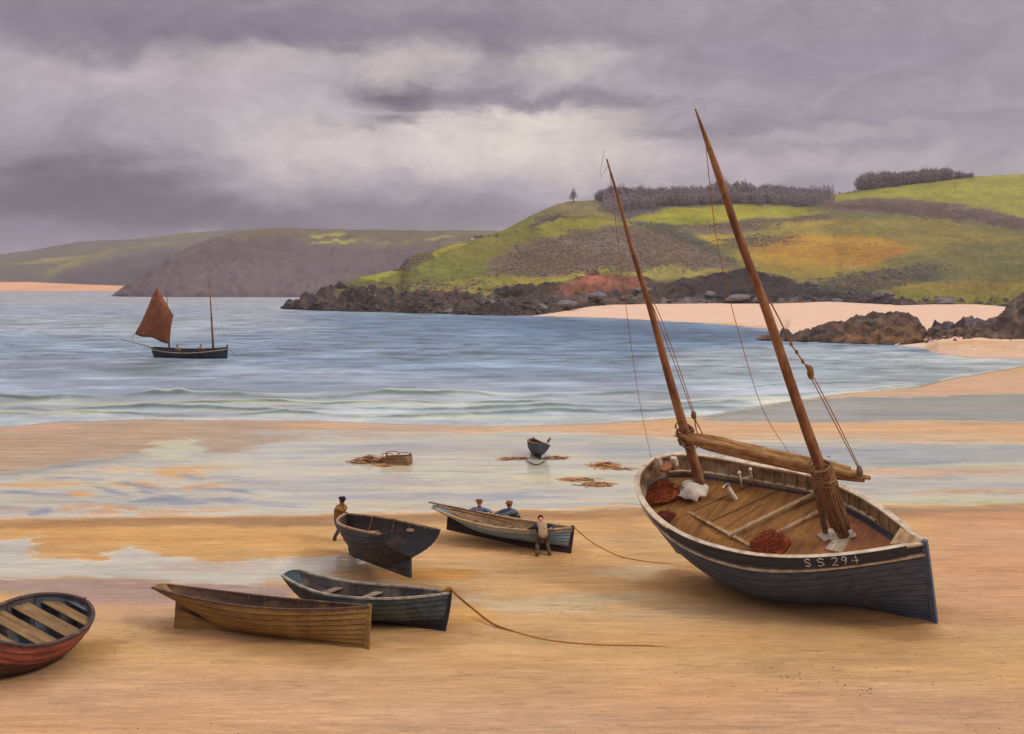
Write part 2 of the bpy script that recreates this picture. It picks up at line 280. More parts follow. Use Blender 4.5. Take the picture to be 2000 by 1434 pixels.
WET = [  # polygon, colour as seen, feather, amount, wetness
 ([(-3000, 3000), (-3000, 1320), (0, 1330), (700, 1300), (1400, 1330), (2000, 1350), (5000, 1350), (5000, 3000)], (208, 165, 128), 40, .7, 0),
 ([(500, 1330), (900, 1290), (1500, 1300), (1900, 1290), (2000, 1330), (1400, 1360), (700, 1380)], (205, 165, 115), 30, .5, 0),
 ([(-900, 1135), (0, 1137), (300, 1135), (450, 1142), (600, 1150), (560, 1185), (200, 1190), (0, 1165), (-900, 1165)], (164, 142, 134), 10, .85, .35),
 ([(180, 1180), (600, 1180), (560, 1215), (320, 1230), (190, 1220)], (196, 158, 128), 12, .6, .1),
 ([(-900, 990), (0, 1022), (200, 1018), (600, 1012), (1250, 1000), (1900, 995), (2900, 970), (2900, 1010), (1900, 1020), (1250, 1018), (700, 1030), (300, 1036), (0, 1040), (-900, 1040)], (158, 122, 88), 6, .8, .2),
 ([(0, 1030), (300, 1040), (660, 1045), (660, 1100), (430, 1108), (200, 1080), (0, 1060)], (206, 158, 92), 12, .55, .15),
 # pale wet film with gold islands
 ([(-900, 1060), (0, 1060), (70, 1052), (60, 1080), (50, 1098), (130, 1102), (210, 1095), (250, 1072), (290, 1080), (420, 1108), (560, 1094), (690, 1090), (710, 1118), (640, 1126), (540, 1136), (500, 1150), (300, 1136), (100, 1132), (0, 1137), (-900, 1137)], (196, 194, 174), 5, .95, 1),
 ([(80, 1060), (110, 1052), (190, 1050), (240, 1058), (150, 1072), (105, 1078), (60, 1076)], (198, 152, 98), 3, .9, .2),
 ([(140, 1095), (175, 1082), (230, 1078), (215, 1092), (190, 1102)], (198, 152, 98), 3, .9, .2),
 (ell(410, 1112, 110, 12), (198, 165, 140), 6, .5, .7), (ell(620, 1135, 90, 14), (180, 168, 140), 6, .7, .8), (ell(700, 1118, 70, 9), (160, 142, 105), 6, .7, .6),
 ([(700, 1140), (900, 1150), (980, 1180), (1150, 1165), (1300, 1170), (1150, 1200), (980, 1205), (900, 1190)], (205, 190, 155), 9, .65, .55),
 ([(1130, 1120), (1250, 1112), (1330, 1125), (1250, 1140)], (212, 196, 160), 8, .6, .5), (ell(1250, 1200, 140, 16), (215, 185, 140), 9, .45, .2), (ell(1000, 1250, 160, 14), (180, 140, 98), 12, .5, .1),
 (ell(1080, 1115, 120, 13), (190, 146, 92), 10, .6, .2), (ell(860, 1128, 80, 12), (208, 150, 70), 6, .75, .3), (ell(840, 1160, 110, 12), (196, 148, 88), 8, .6, .2), (ell(900, 1210, 70, 20), (214, 165, 90), 10, .7, 0),
 (ell(640, 1290, 200, 14), (196, 160, 104), 10, .5, 0), (ell(420, 1260, 100, 12), (206, 158, 112), 8, .6, 0), (ell(180, 1270, 110, 14), (206, 160, 96), 10, .6, 0),
 ([(1820, 1010), (2000, 1000), (2900, 1000), (2900, 1250), (2000, 1230), (1850, 1240), (1800, 1100)], (206, 158, 124), 20, .7, 0), (ell(1500, 1260, 400, 26), (202, 158, 105), 15, .5, 0),
 (ell(1900, 1215, 160, 20), (188, 145, 100), 12, .5, 0),
 ([(1180, 1010), (1250, 1000), (1290, 1080), (1330, 1110), (1210, 1095)], (186, 150, 105), 12, .6, .1),
 # tidal flat between
 ([(-3000, 960), (-900, 950), (0, 935), (150, 905), (300, 880), (500, 850), (900, 840), (1250, 842), (1500, 850), (2000, 868), (2900, 880), (2900, 985), (2000, 990), (1860, 985), (1500, 992), (1250, 992), (900, 1002), (700, 1008), (560, 1010), (300, 1012), (0, 1018), (-900, 1005), (-3000, 1000)], (206, 196, 176), 6, .97, .85),
 ([(-900, 960), (0, 935), (150, 918), (300, 893), (420, 890), (500, 878), (360, 880), (150, 900), (-100, 920), (-900, 935)], (146, 148, 136), 8, .85, .9),
 # sand bars
 ([(-3000, 850), (-900, 862), (0, 834), (80, 826), (300, 820), (600, 822), (700, 829), (1000, 834), (1000, 842), (760, 846), (560, 862), (480, 888), (420, 886), (300, 888), (150, 905), (0, 928), (-900, 940), (-3000, 940)], (180, 156, 130), 5, .95, .25),
 ([(20, 830), (130, 828), (150, 840), (0, 850)], (208, 166, 136), 5, .7, .2), ([(520, 838), (640, 824), (900, 836), (980, 846), (800, 856), (600, 862)], (205, 166, 128), 5, .8, .25),
 ([(330, 850), (700, 838), (700, 846), (620, 862), (470, 884), (360, 878)], (176, 160, 142), 7, .7, .4),
 ([(290, 885), (310, 872), (370, 861), (400, 880), (380, 898), (330, 902)], (212, 212, 182), 4, .9, 1), ([(470, 884), (560, 866), (640, 858), (760, 862), (700, 885), (600, 900), (480, 902)], (196, 194, 182), 5, .85, 1),
 ([(960, 832), (1200, 828), (1400, 824), (1700, 828), (2000, 830), (2900, 826), (2900, 872), (2000, 864), (1850, 870), (1600, 862), (1400, 864), (1150, 848), (960, 846)], (208, 170, 130), 5, .95, .2),
 (ell(1650, 858, 340, 7), (196, 178, 148), 5, .7, .4),
 ([(1340, 816), (1500, 788), (1700, 774), (1800, 764), (1990, 768), (2900, 764), (2900, 826), (2000, 828), (1600, 826), (1400, 826)], (158, 164, 156), 6, .95, .9),
 (ell(1620, 800, 280, 4), (178, 182, 168), 4, .7, .95), (ell(1850, 812, 230, 4), (144, 154, 152), 4, .7, .9), (ell(1480, 816, 160, 3), (182, 180, 160), 3, .7, .9), (ell(1780, 790, 220, 3), (168, 176, 174), 3, .7, .95),
 ([(1640, 778), (1800, 766), (1850, 745), (1960, 730), (2900, 724), (2900, 768), (2000, 772), (1800, 776)], (204, 168, 136), 4, .95, .2),
 ([(1130, 866), (1400, 876), (1700, 872), (2000, 878), (2900, 880), (2900, 905), (2000, 902), (1700, 912), (1400, 905), (1150, 900)], (166, 172, 176), 8, .85, 1),
 (ell(1800, 926, 220, 8), (196, 160, 130), 5, .8, .4), (ell(1500, 945, 130, 6), (196, 165, 138), 5, .5, .5), (ell(1850, 950, 220, 6), (178, 178, 178), 5, .7, .8),
 (ell(1900, 965, 130, 7), (196, 158, 118), 5, .8, .3), (ell(1850, 982, 190, 8), (205, 205, 178), 4, .8, .9), (ell(1700, 912, 260, 6), (196, 202, 176), 4, .6, .9),
 (ell(1600, 1000, 420, 5), (150, 138, 118), 5, .6, .3),
 # lilac and gold patches of the flat
 (ell(900, 880, 260, 13), (172, 168, 168), 8, .7, .9), (ell(1000, 860, 170, 6), (178, 178, 168), 6, .6, .8), (ell(700, 850, 200, 8), (172, 168, 158), 8, .7, .6),
 (ell(1020, 930, 220, 5), (212, 208, 170), 5, .7, 1), (ell(800, 945, 300, 4), (168, 168, 178), 5, .6, 1), (ell(600, 960, 200, 8), (164, 164, 176), 6, .65, .9), (ell(840, 975, 300, 6), (166, 166, 178), 5, .7, 1), (ell(1120, 962, 120, 5), (172, 176, 178), 5, .6, 1), (ell(700, 1000, 500, 5), (208, 194, 164), 4, .7, .7), (ell(1050, 990, 260, 4), (178, 180, 180), 4, .6, 1),
 (ell(80, 952, 110, 5), (214, 166, 112), 3, .85, .2), (ell(225, 920, 70, 6), (206, 168, 126), 4, .7, .3), (ell(280, 948, 60, 7), (212, 160, 98), 4, .85, .2), (ell(350, 928, 55, 10), (210, 166, 108), 4, .85, .25), (ell(380, 918, 60, 4), (212, 168, 112), 3, .7, .2), (ell(150, 970, 40, 5), (214, 158, 98), 3, .85, .2), (ell(195, 1000, 70, 10), (196, 154, 116), 4, .85, .25), (ell(320, 1006, 60, 7), (200, 162, 122), 4, .7, .25), (ell(430, 1000, 60, 6), (202, 165, 126), 4, .7, .3), (ell(20, 1000, 50, 8), (172, 148, 136), 5, .7, .5),
 (ell(110, 938, 45, 4), (158, 158, 166), 3, .8, 1), (ell(180, 940, 26, 4), (160, 158, 166), 3, .7, 1), (ell(280, 952, 45, 4, rot=.2), (140, 148, 160), 3, .9, 1), (ell(225, 962, 40, 4, rot=.25), (142, 148, 166), 3, .9, 1), (ell(300, 980, 75, 6), (148, 150, 162), 3, .9, 1), (ell(420, 980, 55, 4), (150, 150, 166), 3, .9, 1), (ell(80, 1004, 32, 5, rot=-.2), (146, 146, 164), 3, .85, 1), (ell(350, 960, 60, 6), (160, 158, 156), 4, .7, .9), (ell(370, 935, 25, 4, rot=.2), (152, 158, 166), 3, .7, 1), (ell(430, 935, 30, 3), (156, 160, 170), 3, .8, 1), (ell(490, 945, 60, 5), (164, 164, 168), 5, .7, .9), (ell(520, 985, 70, 5), (168, 166, 170), 5, .6, .9), (ell(360, 988, 35, 4), (138, 142, 162), 3, .9, 1), (ell(120, 985, 110, 2.5), (160, 150, 150), 3, .7, .9),
 (ell(100, 928, 200, 5, rot=-.12), (208, 200, 178), 4, .6, .9), (ell(300, 938, 40, 3, rot=.4), (214, 206, 184), 2, .8, 1),
 (ell(60, 968, 70, 3, rot=.05), (150, 152, 166), 2, .85, 1), (ell(130, 958, 70, 3, rot=-.12), (210, 200, 176), 2, .9, .9), (ell(250, 934, 60, 3, rot=-.25), (212, 204, 178), 2, .9, .9), (ell(330, 950, 46, 3, rot=.18), (212, 202, 180), 2, .9, .9), (ell(400, 955, 46, 4, rot=-.15), (212, 162, 108), 2, .85, .2), (ell(445, 962, 60, 3, rot=.12), (150, 152, 164), 2, .85, 1), (ell(250, 978, 60, 3, rot=-.15), (212, 202, 180), 2, .9, .9), (ell(150, 1006, 50, 4, rot=-.2), (212, 200, 176), 2, .9, .9), (ell(250, 1006, 40, 3, rot=.15), (210, 200, 178), 2, .9, .9), (ell(520, 966, 60, 3, rot=.1), (210, 204, 182), 2, .8, .9), (ell(480, 1004, 70, 3, rot=-.08), (212, 202, 176), 2, .8, .9), (ell(90, 936, 60, 3, rot=-.06), (208, 172, 130), 2, .7, .3), (ell(560, 992, 50, 3, rot=.08), (156, 156, 168), 2, .8, 1), (ell(420, 905, 90, 3, rot=.06), (210, 206, 184), 3, .7, .9), (ell(300, 966, 30, 3, rot=.3), (146, 150, 166), 2, .85, 1),
 # far shore bars at the right
 ([(960, 612), (1100, 604), (2400, 560), (2400, 684), (2000, 686), (1700, 680), (1480, 668), (1500, 641), (1400, 633), (1200, 622), (1060, 620)], (228, 194, 166), 2, .97, .1),
 ([(1800, 684), (1900, 688), (2900, 682), (2900, 703), (2000, 704), (1900, 702), (1830, 694)], (212, 180, 150), 2, .95, .2),
]
def build_ground():
    ys = np.concatenate([[3400, 2600, 2100, 1850, 1700, 1600, 1530], np.arange(1480, 1140, -2.4), np.arange(1140, 760, -1.15), np.arange(760, 600, -1.6), np.arange(600, 560, -2), [558, 556.5, 555, 554, 553.2]])
    xs = px_axis(-40, 2042, 2.7, 2600)
    PX, PY, X, Y = groundgrid(ys, xs)
    col, wet = paint(PX, PY, (207, 167, 114), WET, (30, 3.6, 120, 11), 3, 0.0, smooth(700, 770, PY)*(.7-.45*smooth(880, 910, PY)*(1-smooth(1010, 1030, PY))*(1-smooth(600, 800, PX))))
    s = sdist(PX, PY, SEA)                               # >0 under the sea
    z = np.where(s > 0, np.maximum(-.012*s, -1.6), np.minimum(-.012*s, .12))
    beach = (PY < 690) & (s < 0); z = np.where(beach, np.minimum(-.10*s, 1.6), z)
    near = smooth(760, 860, PY)
    z += near*(.05*fbm(X/6, Y/3.5, 21, 4)-.035*wet*smooth(.3, .8, wet))*np.where(s < 0, 1, 0)
    for k, hh, u0 in (('lugger', .20, 0), ('tan', .17, .26), ('green', .08, .1), ('blue', .07, .2), ('black', .05, 0), ('red', .05, 0)):   # sand banked against the keels
        q = P[k]; c, sn = math.cos(q['hd']), math.sin(q['hd']); a = (X-q['X'])*c+(Y-q['Y'])*sn; b = -(X-q['X'])*sn+(Y-q['Y'])*c; l = q['L']
        z += hh*np.exp(-(b/.75)**2)*smooth(l*(u0-.5)-.8, l*(u0-.5)+.5, a)*(1-smooth(l*.5-.3, l*.5+.9, a))*(.8+.5*fbm(X/.8, Y/.8, 61, 3))
    # streaks of colour left by the ebb
    st = 1+.42*fbm(X/5+PY*.004, Y/.8, 33, 5, .65)*smooth(700, 860, PY)*(1-.5*smooth(980, 1060, PY))+.16*fbm(X/1.1, Y/.3, 35, 4, .6)*smooth(1000, 1100, PY)
    col = col*st[:, None]
    flat = smooth(.4, .8, wet)*smooth(825, 850, PY)*(1-smooth(1000, 1020, PY))       # thin films of water over the flat: cream, lilac and gold skeins
    sk = fbm(X/4.5+fbm(X/9, Y/3, 71, 3)*2, Y/.9+fbm(X/7, Y/4, 72, 3)*2, 73, 5, .6)
    col = col*(1+flat[:, None]*(smooth(.02, .22, sk)[:, None]*np.array([.10, .03, -.22])-smooth(.03, .2, -sk)[:, None]*np.array([.26, .18, .11])))
    col = col*(1-flat[:, None]*np.array([.05, -.01, .03]))
    for k in ('lugger', 'tan', 'green', 'blue', 'black', 'red'):   # sand darkened and browned under and round each boat
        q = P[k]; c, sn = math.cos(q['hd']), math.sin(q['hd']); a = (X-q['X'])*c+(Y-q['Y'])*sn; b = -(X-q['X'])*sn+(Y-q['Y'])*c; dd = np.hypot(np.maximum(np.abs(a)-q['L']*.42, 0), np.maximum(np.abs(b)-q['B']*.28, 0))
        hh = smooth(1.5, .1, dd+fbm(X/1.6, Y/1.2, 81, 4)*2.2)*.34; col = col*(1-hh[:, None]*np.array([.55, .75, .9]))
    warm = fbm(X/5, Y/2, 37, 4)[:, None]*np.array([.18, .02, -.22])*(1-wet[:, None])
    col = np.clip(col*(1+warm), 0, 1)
    damp = smooth(-14, 2, s)*(s < 30)                    # sea edge stays wet
    wet = np.maximum(wet, damp*.9*(PY > 690))
    m, nt, b = newmat('sand'); geo = N(nt, 'ShaderNodeNewGeometry').outputs['Position']
    at = N(nt, 'ShaderNodeAttribute', attribute_name='col').outputs['Color']; wa = N(nt, 'ShaderNodeAttribute', attribute_name='wet').outputs['Fac']
    st1 = tnoise(nt, geo, 1.0, 6, .65, (.16, 1.6, 1), .4); st2 = tnoise(nt, geo, 3.0, 8, .74, (.34, 1.7, 1), 1.1, (0, 0, .13)); gr = tnoise(nt, geo, 14, 6, .8, (.7, 1.3, 1), .4); bl = tnoise(nt, geo, .5, 6, .7, (.4, 1, 1), .8)
    v = M(nt, 'ADD', M(nt, 'MULTIPLY', M(nt, 'SUBTRACT', st1, .5), .5), M(nt, 'MULTIPLY', M(nt, 'SUBTRACT', st2, .5), .62))
    v = M(nt, 'ADD', v, M(nt, 'MULTIPLY', M(nt, 'SUBTRACT', gr, .5), .55)); v = M(nt, 'ADD', M(nt, 'ADD', v, M(nt, 'MULTIPLY', M(nt, 'SUBTRACT', bl, .5), .55)), .985)
    fl = tnoise(nt, geo, 2.2, 9, .8, (.3, 2.4, 1), .7, (0, 0, -.12)); v = M(nt, 'ADD', v, M(nt, 'MULTIPLY', ramp(nt, fl, .50, .56), .14)); v = M(nt, 'SUBTRACT', v, M(nt, 'MULTIPLY', ramp(nt, st2, .44, .38), .12))
    colr = N(nt, 'ShaderNodeVectorMath', operation='SCALE', ins={0: at, 3: v}).outputs[0]
    nt.links.new(colr, b.inputs['Base Color'])
    w2 = ramp(nt, M(nt, 'ADD', wa, M(nt, 'MULTIPLY', M(nt, 'SUBTRACT', st2, .5), .9)), .35, .75)
    nt.links.new(M(nt, 'MULTIPLY_ADD', w2, -.77, .92), b.inputs['Roughness']); nt.links.new(M(nt, 'MULTIPLY_ADD', w2, .5, .1), b.inputs['Specular IOR Level'])
    hgt = M(nt, 'ADD', M(nt, 'MULTIPLY', st2, .6), M(nt, 'ADD', M(nt, 'MULTIPLY', gr, .25), M(nt, 'MULTIPLY', st1, 1.0)))
    nn = N(nt, 'ShaderNodeBump', ins={'Strength': M(nt, 'MULTIPLY_ADD', w2, -.90, .95), 'Distance': .09, 'Height': hgt}); nt.links.new(nn.outputs[0], b.inputs['Normal'])
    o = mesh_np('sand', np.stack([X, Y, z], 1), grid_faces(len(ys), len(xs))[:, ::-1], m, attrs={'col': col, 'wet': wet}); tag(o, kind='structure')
build_ground()
SEAP = [
 ([(-3000, 600), (-3000, 549), (2500, 549), (2500, 598), (900, 606), (300, 600)], (166, 170, 172), 12, .9, 0),
 ([(-3000, 600), (0, 606), (300, 612), (560, 600), (700, 640), (300, 660), (0, 650), (-3000, 650)], (160, 168, 172), 14, .7, 0),
 ([(600, 612), (900, 612), (1060, 618), (1250, 626), (1500, 645), (1545, 662), (1480, 690), (1250, 700), (1000, 690), (760, 680), (640, 650)], (98, 128, 152), 16, .92, 0),
 ([(900, 618), (1060, 620), (1250, 628), (1450, 645), (1500, 660), (1250, 662), (1000, 645)], (76, 106, 136), 9, .8, 0),
 ([(500, 640), (900, 650), (1200, 690), (1300, 730), (900, 740), (400, 735), (300, 690)], (122, 146, 168), 20, .65, 0),
 ([(-900, 700), (300, 705), (900, 735), (1300, 740), (1300, 768), (0, 765), (-900, 765)], (158, 169, 184), 14, .8, 0),
 ([(1300, 690), (1560, 672), (1800, 690), (2000, 705), (1850, 735), (1700, 745), (1400, 760), (1300, 740)], (164, 178, 180), 12, .85, 0),
 ([(1700, 684), (1850, 694), (2000, 704), (3000, 700), (3000, 712), (2000, 716), (1840, 742), (1650, 765), (1500, 780), (1640, 750), (1760, 725), (1700, 700)], (182, 192, 190), 6, .85, .3),
 ([(-3000, 768), (0, 772), (700, 772), (1300, 765), (1640, 748), (1820, 740), (1800, 760), (1500, 790), (1350, 816), (1180, 830), (1000, 836), (600, 824), (0, 836), (-3000, 900)], (176, 186, 190), 7, .95, .25),
 (ell(400, 788, 420, 4), (206, 208, 178), 3, .8, .3), (ell(100, 808, 160, 5), (208, 208, 172), 3, .7, .35), (ell(500, 806, 300, 3), (202, 206, 182), 3, .7, .3), (ell(900, 790, 260, 4), (198, 204, 180), 3, .7, .3), (ell(1000, 818, 360, 4), (200, 206, 182), 3, .7, .35), (ell(1450, 784, 200, 4), (206, 208, 172), 3, .6, .3), (ell(700, 770, 400, 2.5), (204, 206, 180), 2, .6, .2),
 (ell(260, 722, 50, 12), (112, 128, 128), 8, .6, 0), (ell(330, 730, 60, 10), (120, 138, 140), 8, .6, 0),
 (ell(350, 709, 90, 8), (108, 126, 128), 5, .7, 0),
]
# breakers: centre line in picture rows, height in metres, width in rows
WAVES = [([(-900, 778), (0, 774), (60, 783), (130, 781), (220, 773), (330, 772), (480, 776), (620, 779), (760, 772), (900, 770), (1060, 776), (1200, 774), (1330, 768)], .34, 4.0, -900, 1330),
 ([(-900, 800), (0, 800), (50, 796), (110, 803), (200, 801), (330, 797), (480, 801), (560, 804), (700, 796), (820, 803), (960, 800), (1100, 793), (1260, 796), (1400, 790), (1560, 779)], .26, 3.2, -900, 1560),
 ([(-900, 812), (60, 810), (160, 806), (280, 812), (420, 812), (560, 807), (720, 815), (900, 813), (1050, 806), (1200, 804), (1330, 802), (1440, 797)], .22, 2.8, -900, 1450),
 ([(300, 786), (420, 789), (520, 785), (640, 790), (780, 786), (900, 789), (1080, 785), (1240, 786)], .2, 2.4, 320, 1240),
 ([(1320, 792), (1420, 785), (1560, 773), (1650, 765), (1740, 757), (1800, 749)], .2, 2.6, 1320, 1800), ([(1450, 758), (1600, 752), (1720, 744), (1800, 738)], .15, 2.2, 1450, 1810), ([(1640, 712), (1740, 720), (1800, 716), (1850, 722)], .15, 2.2, 1640, 1860)]
def build_sea():
    ys = np.concatenate([np.arange(862, 828, -1.6), np.arange(828, 760, -.75), np.arange(760, 690, -1.2), np.arange(690, 580, -1.5), np.arange(580, 556, -2), [555.5, 554.6, 553.8, 553.2]])
    xs = px_axis(-40, 2042, 4.0, 2600, 22)
    PX, PY, X, Y = groundgrid(ys, xs)
    col, foam = paint(PX, PY, (142, 163, 180), SEAP, (60, 3.5, 170, 9), 9, 0.0, .25)
    z = np.zeros(PX.size); face = np.zeros(PX.size)
    for pts, A, w, x0, x1 in WAVES:
        yc = curve(pts, PX)+fbm(PX/90, PX*0+w, 5, 3)*7; t = (PY-yc)/w
        amp = smooth(x0-60, x0+60, PX)*smooth(x1+60, x1-120, PX)*(.15+1.5*vnoise(PX/110, PX*0+A*50, 8))*(.8+.4*vnoise(PX/25, PX*0+A*50, 18))
        prof = np.where(t < 0, np.exp(-(t/2.0)**2), np.exp(-(t/.8)**2))
        z = np.maximum(z, A*amp*prof)
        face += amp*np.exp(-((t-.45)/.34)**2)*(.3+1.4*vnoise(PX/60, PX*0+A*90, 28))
        foam = np.maximum(foam, amp*1.0*np.exp(-((t+.5)/.4)**2)*vnoise(PX/80, PX*0+A*20, 48)*1.4); foam = foam+.3*amp*np.exp(-((t-2.2)/.7)**2)*vnoise(PX/70, PX*0+A*30, 38)
    g = lin((84, 112, 98))/K; f = np.clip(face, 0, 1)[:, None]*.8; col = col*(1-f)+g*f  # wave faces: dark green of light through thicker water, put into the colour
    s = sdist(PX, PY, SEA); foam = np.clip(foam+.5*smooth(12, 1, s)*(PY > 690), 0, 1)
    z += .05*fbm(X/5, Y/2.4, 3, 3)*smooth(640, 720, PY)
    # wind streaks at several scales so they still read far out
    for (lx, ly, a, y0, y1) in ((5, 2.5, .7, 680, 740), (11, 8, .8, 625, 700), (26, 22, .7, 585, 640), (3, 1.3, .5, 700, 760)):
        col *= (1+a*fbm(X/lx, Y/ly, int(lx), 4)*smooth(y0, y1, PY)*(1-.4*smooth(740, 800, PY)))[:, None]
    m, nt, b = newmat('seawater'); geo = N(nt, 'ShaderNodeNewGeometry').outputs['Position']
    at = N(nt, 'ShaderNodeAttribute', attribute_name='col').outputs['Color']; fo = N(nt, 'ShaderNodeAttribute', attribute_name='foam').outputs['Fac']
    r1 = tnoise(nt, geo, .5, 8, .7, (.45, 1.1, 1), .5); r2 = tnoise(nt, geo, .15, 8, .72, (.7, 1.0, 1), .5); r3 = tnoise(nt, geo, .035, 5, .6, (.6, 1, 1), .4); fn = tnoise(nt, geo, 1.1, 6, .72, (.4, 1.4, 1), .8)
    dk = M(nt, 'MAXIMUM', ramp(nt, r2, .49, .41), M(nt, 'MULTIPLY', ramp(nt, r1, .48, .40), .8)); lt = M(nt, 'MAXIMUM', ramp(nt, r2, .52, .62), M(nt, 'MULTIPLY', ramp(nt, r1, .53, .63), .8))
    nearf = ramp(nt, N(nt, 'ShaderNodeSeparateXYZ', ins={0: geo}).outputs[1], 100.0, 165.0, .38, 1.0)
    v = M(nt, 'ADD', M(nt, 'MULTIPLY', M(nt, 'SUBTRACT', r3, .5), .6), 1.0); v = M(nt, 'ADD', v, M(nt, 'MULTIPLY', nearf, M(nt, 'ADD', M(nt, 'MULTIPLY', dk, -.52), M(nt, 'MULTIPLY', lt, .48))))
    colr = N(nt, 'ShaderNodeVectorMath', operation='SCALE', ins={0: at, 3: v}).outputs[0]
    fm = ramp(nt, M(nt, 'ADD', fo, M(nt, 'MULTIPLY', M(nt, 'SUBTRACT', fn, .5), 1.3)), .55, .95)
    colr = MIXC(nt, M(nt, 'MULTIPLY', fm, .8), colr, lin((222, 224, 200))/K)
    nt.links.new(colr, b.inputs['Base Color']); nt.links.new(M(nt, 'MULTIPLY_ADD', fm, .3, .42), b.inputs['Roughness']); b.inputs['Specular IOR Level'].default_value = .35; b.inputs['IOR'].default_value = 1.33
    bump(nt, b, M(nt, 'ADD', M(nt, 'MULTIPLY', r1, .5), M(nt, 'MULTIPLY', r2, 1.6)), .9, .5)
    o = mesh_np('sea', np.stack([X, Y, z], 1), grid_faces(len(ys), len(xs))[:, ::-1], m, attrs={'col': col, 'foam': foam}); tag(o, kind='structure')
build_sea()
# ================================================================ LAND
MT = terrainmat('hill_turf', 1.0, .95, .9, 1.6, .8)
MTF = terrainmat('far_hill_turf', .5, .95, .6, 2.0, .5)
MR = terrainmat('shore_rock', 5, .8, .9, .5, .8)
def sweep(name, xs, yb, db, yt, dt, n, a, base, layers, warp, seed, mat, rough=lambda PX, PY, T: (0, 0), back=1.6, label=None, kind='structure', mcol=None, jag=None):
    """land surface swept from its foot (distance db) up to its crest (distance dt), then down the far side"""
    T = np.concatenate([np.linspace(0, 1, n), 1+np.linspace(0, 1, 8)[1:]]); PX, TT = np.meshgrid(xs, T)
    b_, t_ = curve(yb, PX), curve(yt, PX); d0 = db(PX) if callable(db) else F*H/(b_-HY); d1 = dt(PX, d0)
    if jag: t_ = t_+jag(PX)
    tc = np.clip(TT, 0, 1); PY = b_+(t_-b_)*tc; d = d0+(d1-d0)*tc**a
    z = H-(PY-HY)/F*d; ex = np.clip(TT-1, 0, 1); zt = H-(t_-HY)/F*d1
    d = np.where(TT > 1, d1+(d1-d0)*back*ex, d); z = np.where(TT > 1, zt-(zt+2)*smooth(0, 1, ex)*.98-(ex*2), z)
    X = (PX-1000)/F*np.where(TT > 1, d, d)
    px, py, tt, dd = PX.ravel(), PY.ravel(), TT.ravel(), d.ravel()
    col, _ = paint(px, py, base, layers, warp, seed)
    lum = col.mean(1, keepdims=True); col = (col*.95+lum*.05)*np.array([1.03, .985, .93])
    dz, cm = rough(px, py, tt); z = z.ravel()+dz*np.where(tt < .02, .2, 1)
    if not np.isscalar(cm): col = col*cm[:, None]
    V = np.stack([X.ravel(), dd, z], 1)
    o = mesh_np(name, V, grid_faces(len(T), len(xs)), mat, attrs={'col': np.clip(col, 0, 1)}); tag(o, kind=kind)
    return o, (PX, PY, V.reshape(len(T), len(xs), 3))
# far beach and far hills
sweep('beach', np.arange(-700, 420, 8.), [(-700, 568), (0, 568.5), (120, 568), (225, 568), (420, 568)], None, [(-700, 550), (0, 551), (60, 551), (100, 553), (225, 558), (420, 560)], lambda x, d: d+170, 8, 1, (222, 172, 135), [], (20, 2, 60, 4), 2, MTF)
sweep('hills', np.arange(-900, 760, 5.), [(-900, 556), (0, 553), (60, 552), (100, 556), (225, 562), (760, 566)], lambda x: 1290+0*x,
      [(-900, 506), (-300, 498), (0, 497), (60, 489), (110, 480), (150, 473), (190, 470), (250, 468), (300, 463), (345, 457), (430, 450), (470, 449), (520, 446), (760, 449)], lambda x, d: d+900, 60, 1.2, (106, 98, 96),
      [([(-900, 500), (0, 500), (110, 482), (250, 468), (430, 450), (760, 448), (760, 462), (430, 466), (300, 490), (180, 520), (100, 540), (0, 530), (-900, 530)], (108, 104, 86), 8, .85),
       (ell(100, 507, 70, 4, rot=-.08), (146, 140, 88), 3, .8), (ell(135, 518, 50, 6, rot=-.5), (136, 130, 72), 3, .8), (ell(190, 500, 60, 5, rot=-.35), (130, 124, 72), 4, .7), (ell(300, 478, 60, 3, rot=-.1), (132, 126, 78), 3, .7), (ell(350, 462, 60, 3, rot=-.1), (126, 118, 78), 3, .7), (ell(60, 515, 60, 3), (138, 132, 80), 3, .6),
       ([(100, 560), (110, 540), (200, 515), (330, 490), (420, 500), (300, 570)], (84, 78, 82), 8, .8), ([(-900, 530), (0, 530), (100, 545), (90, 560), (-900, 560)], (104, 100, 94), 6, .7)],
      (14, 3, 50, 10), 4, MTF, lambda px, py, t: (fbm(px/30, py/8, 3, 4)*7*np.minimum(1, (1.02-np.minimum(t, 1))*8+.1), 1+.25*fbm(px/12, py/5, 6, 4)))
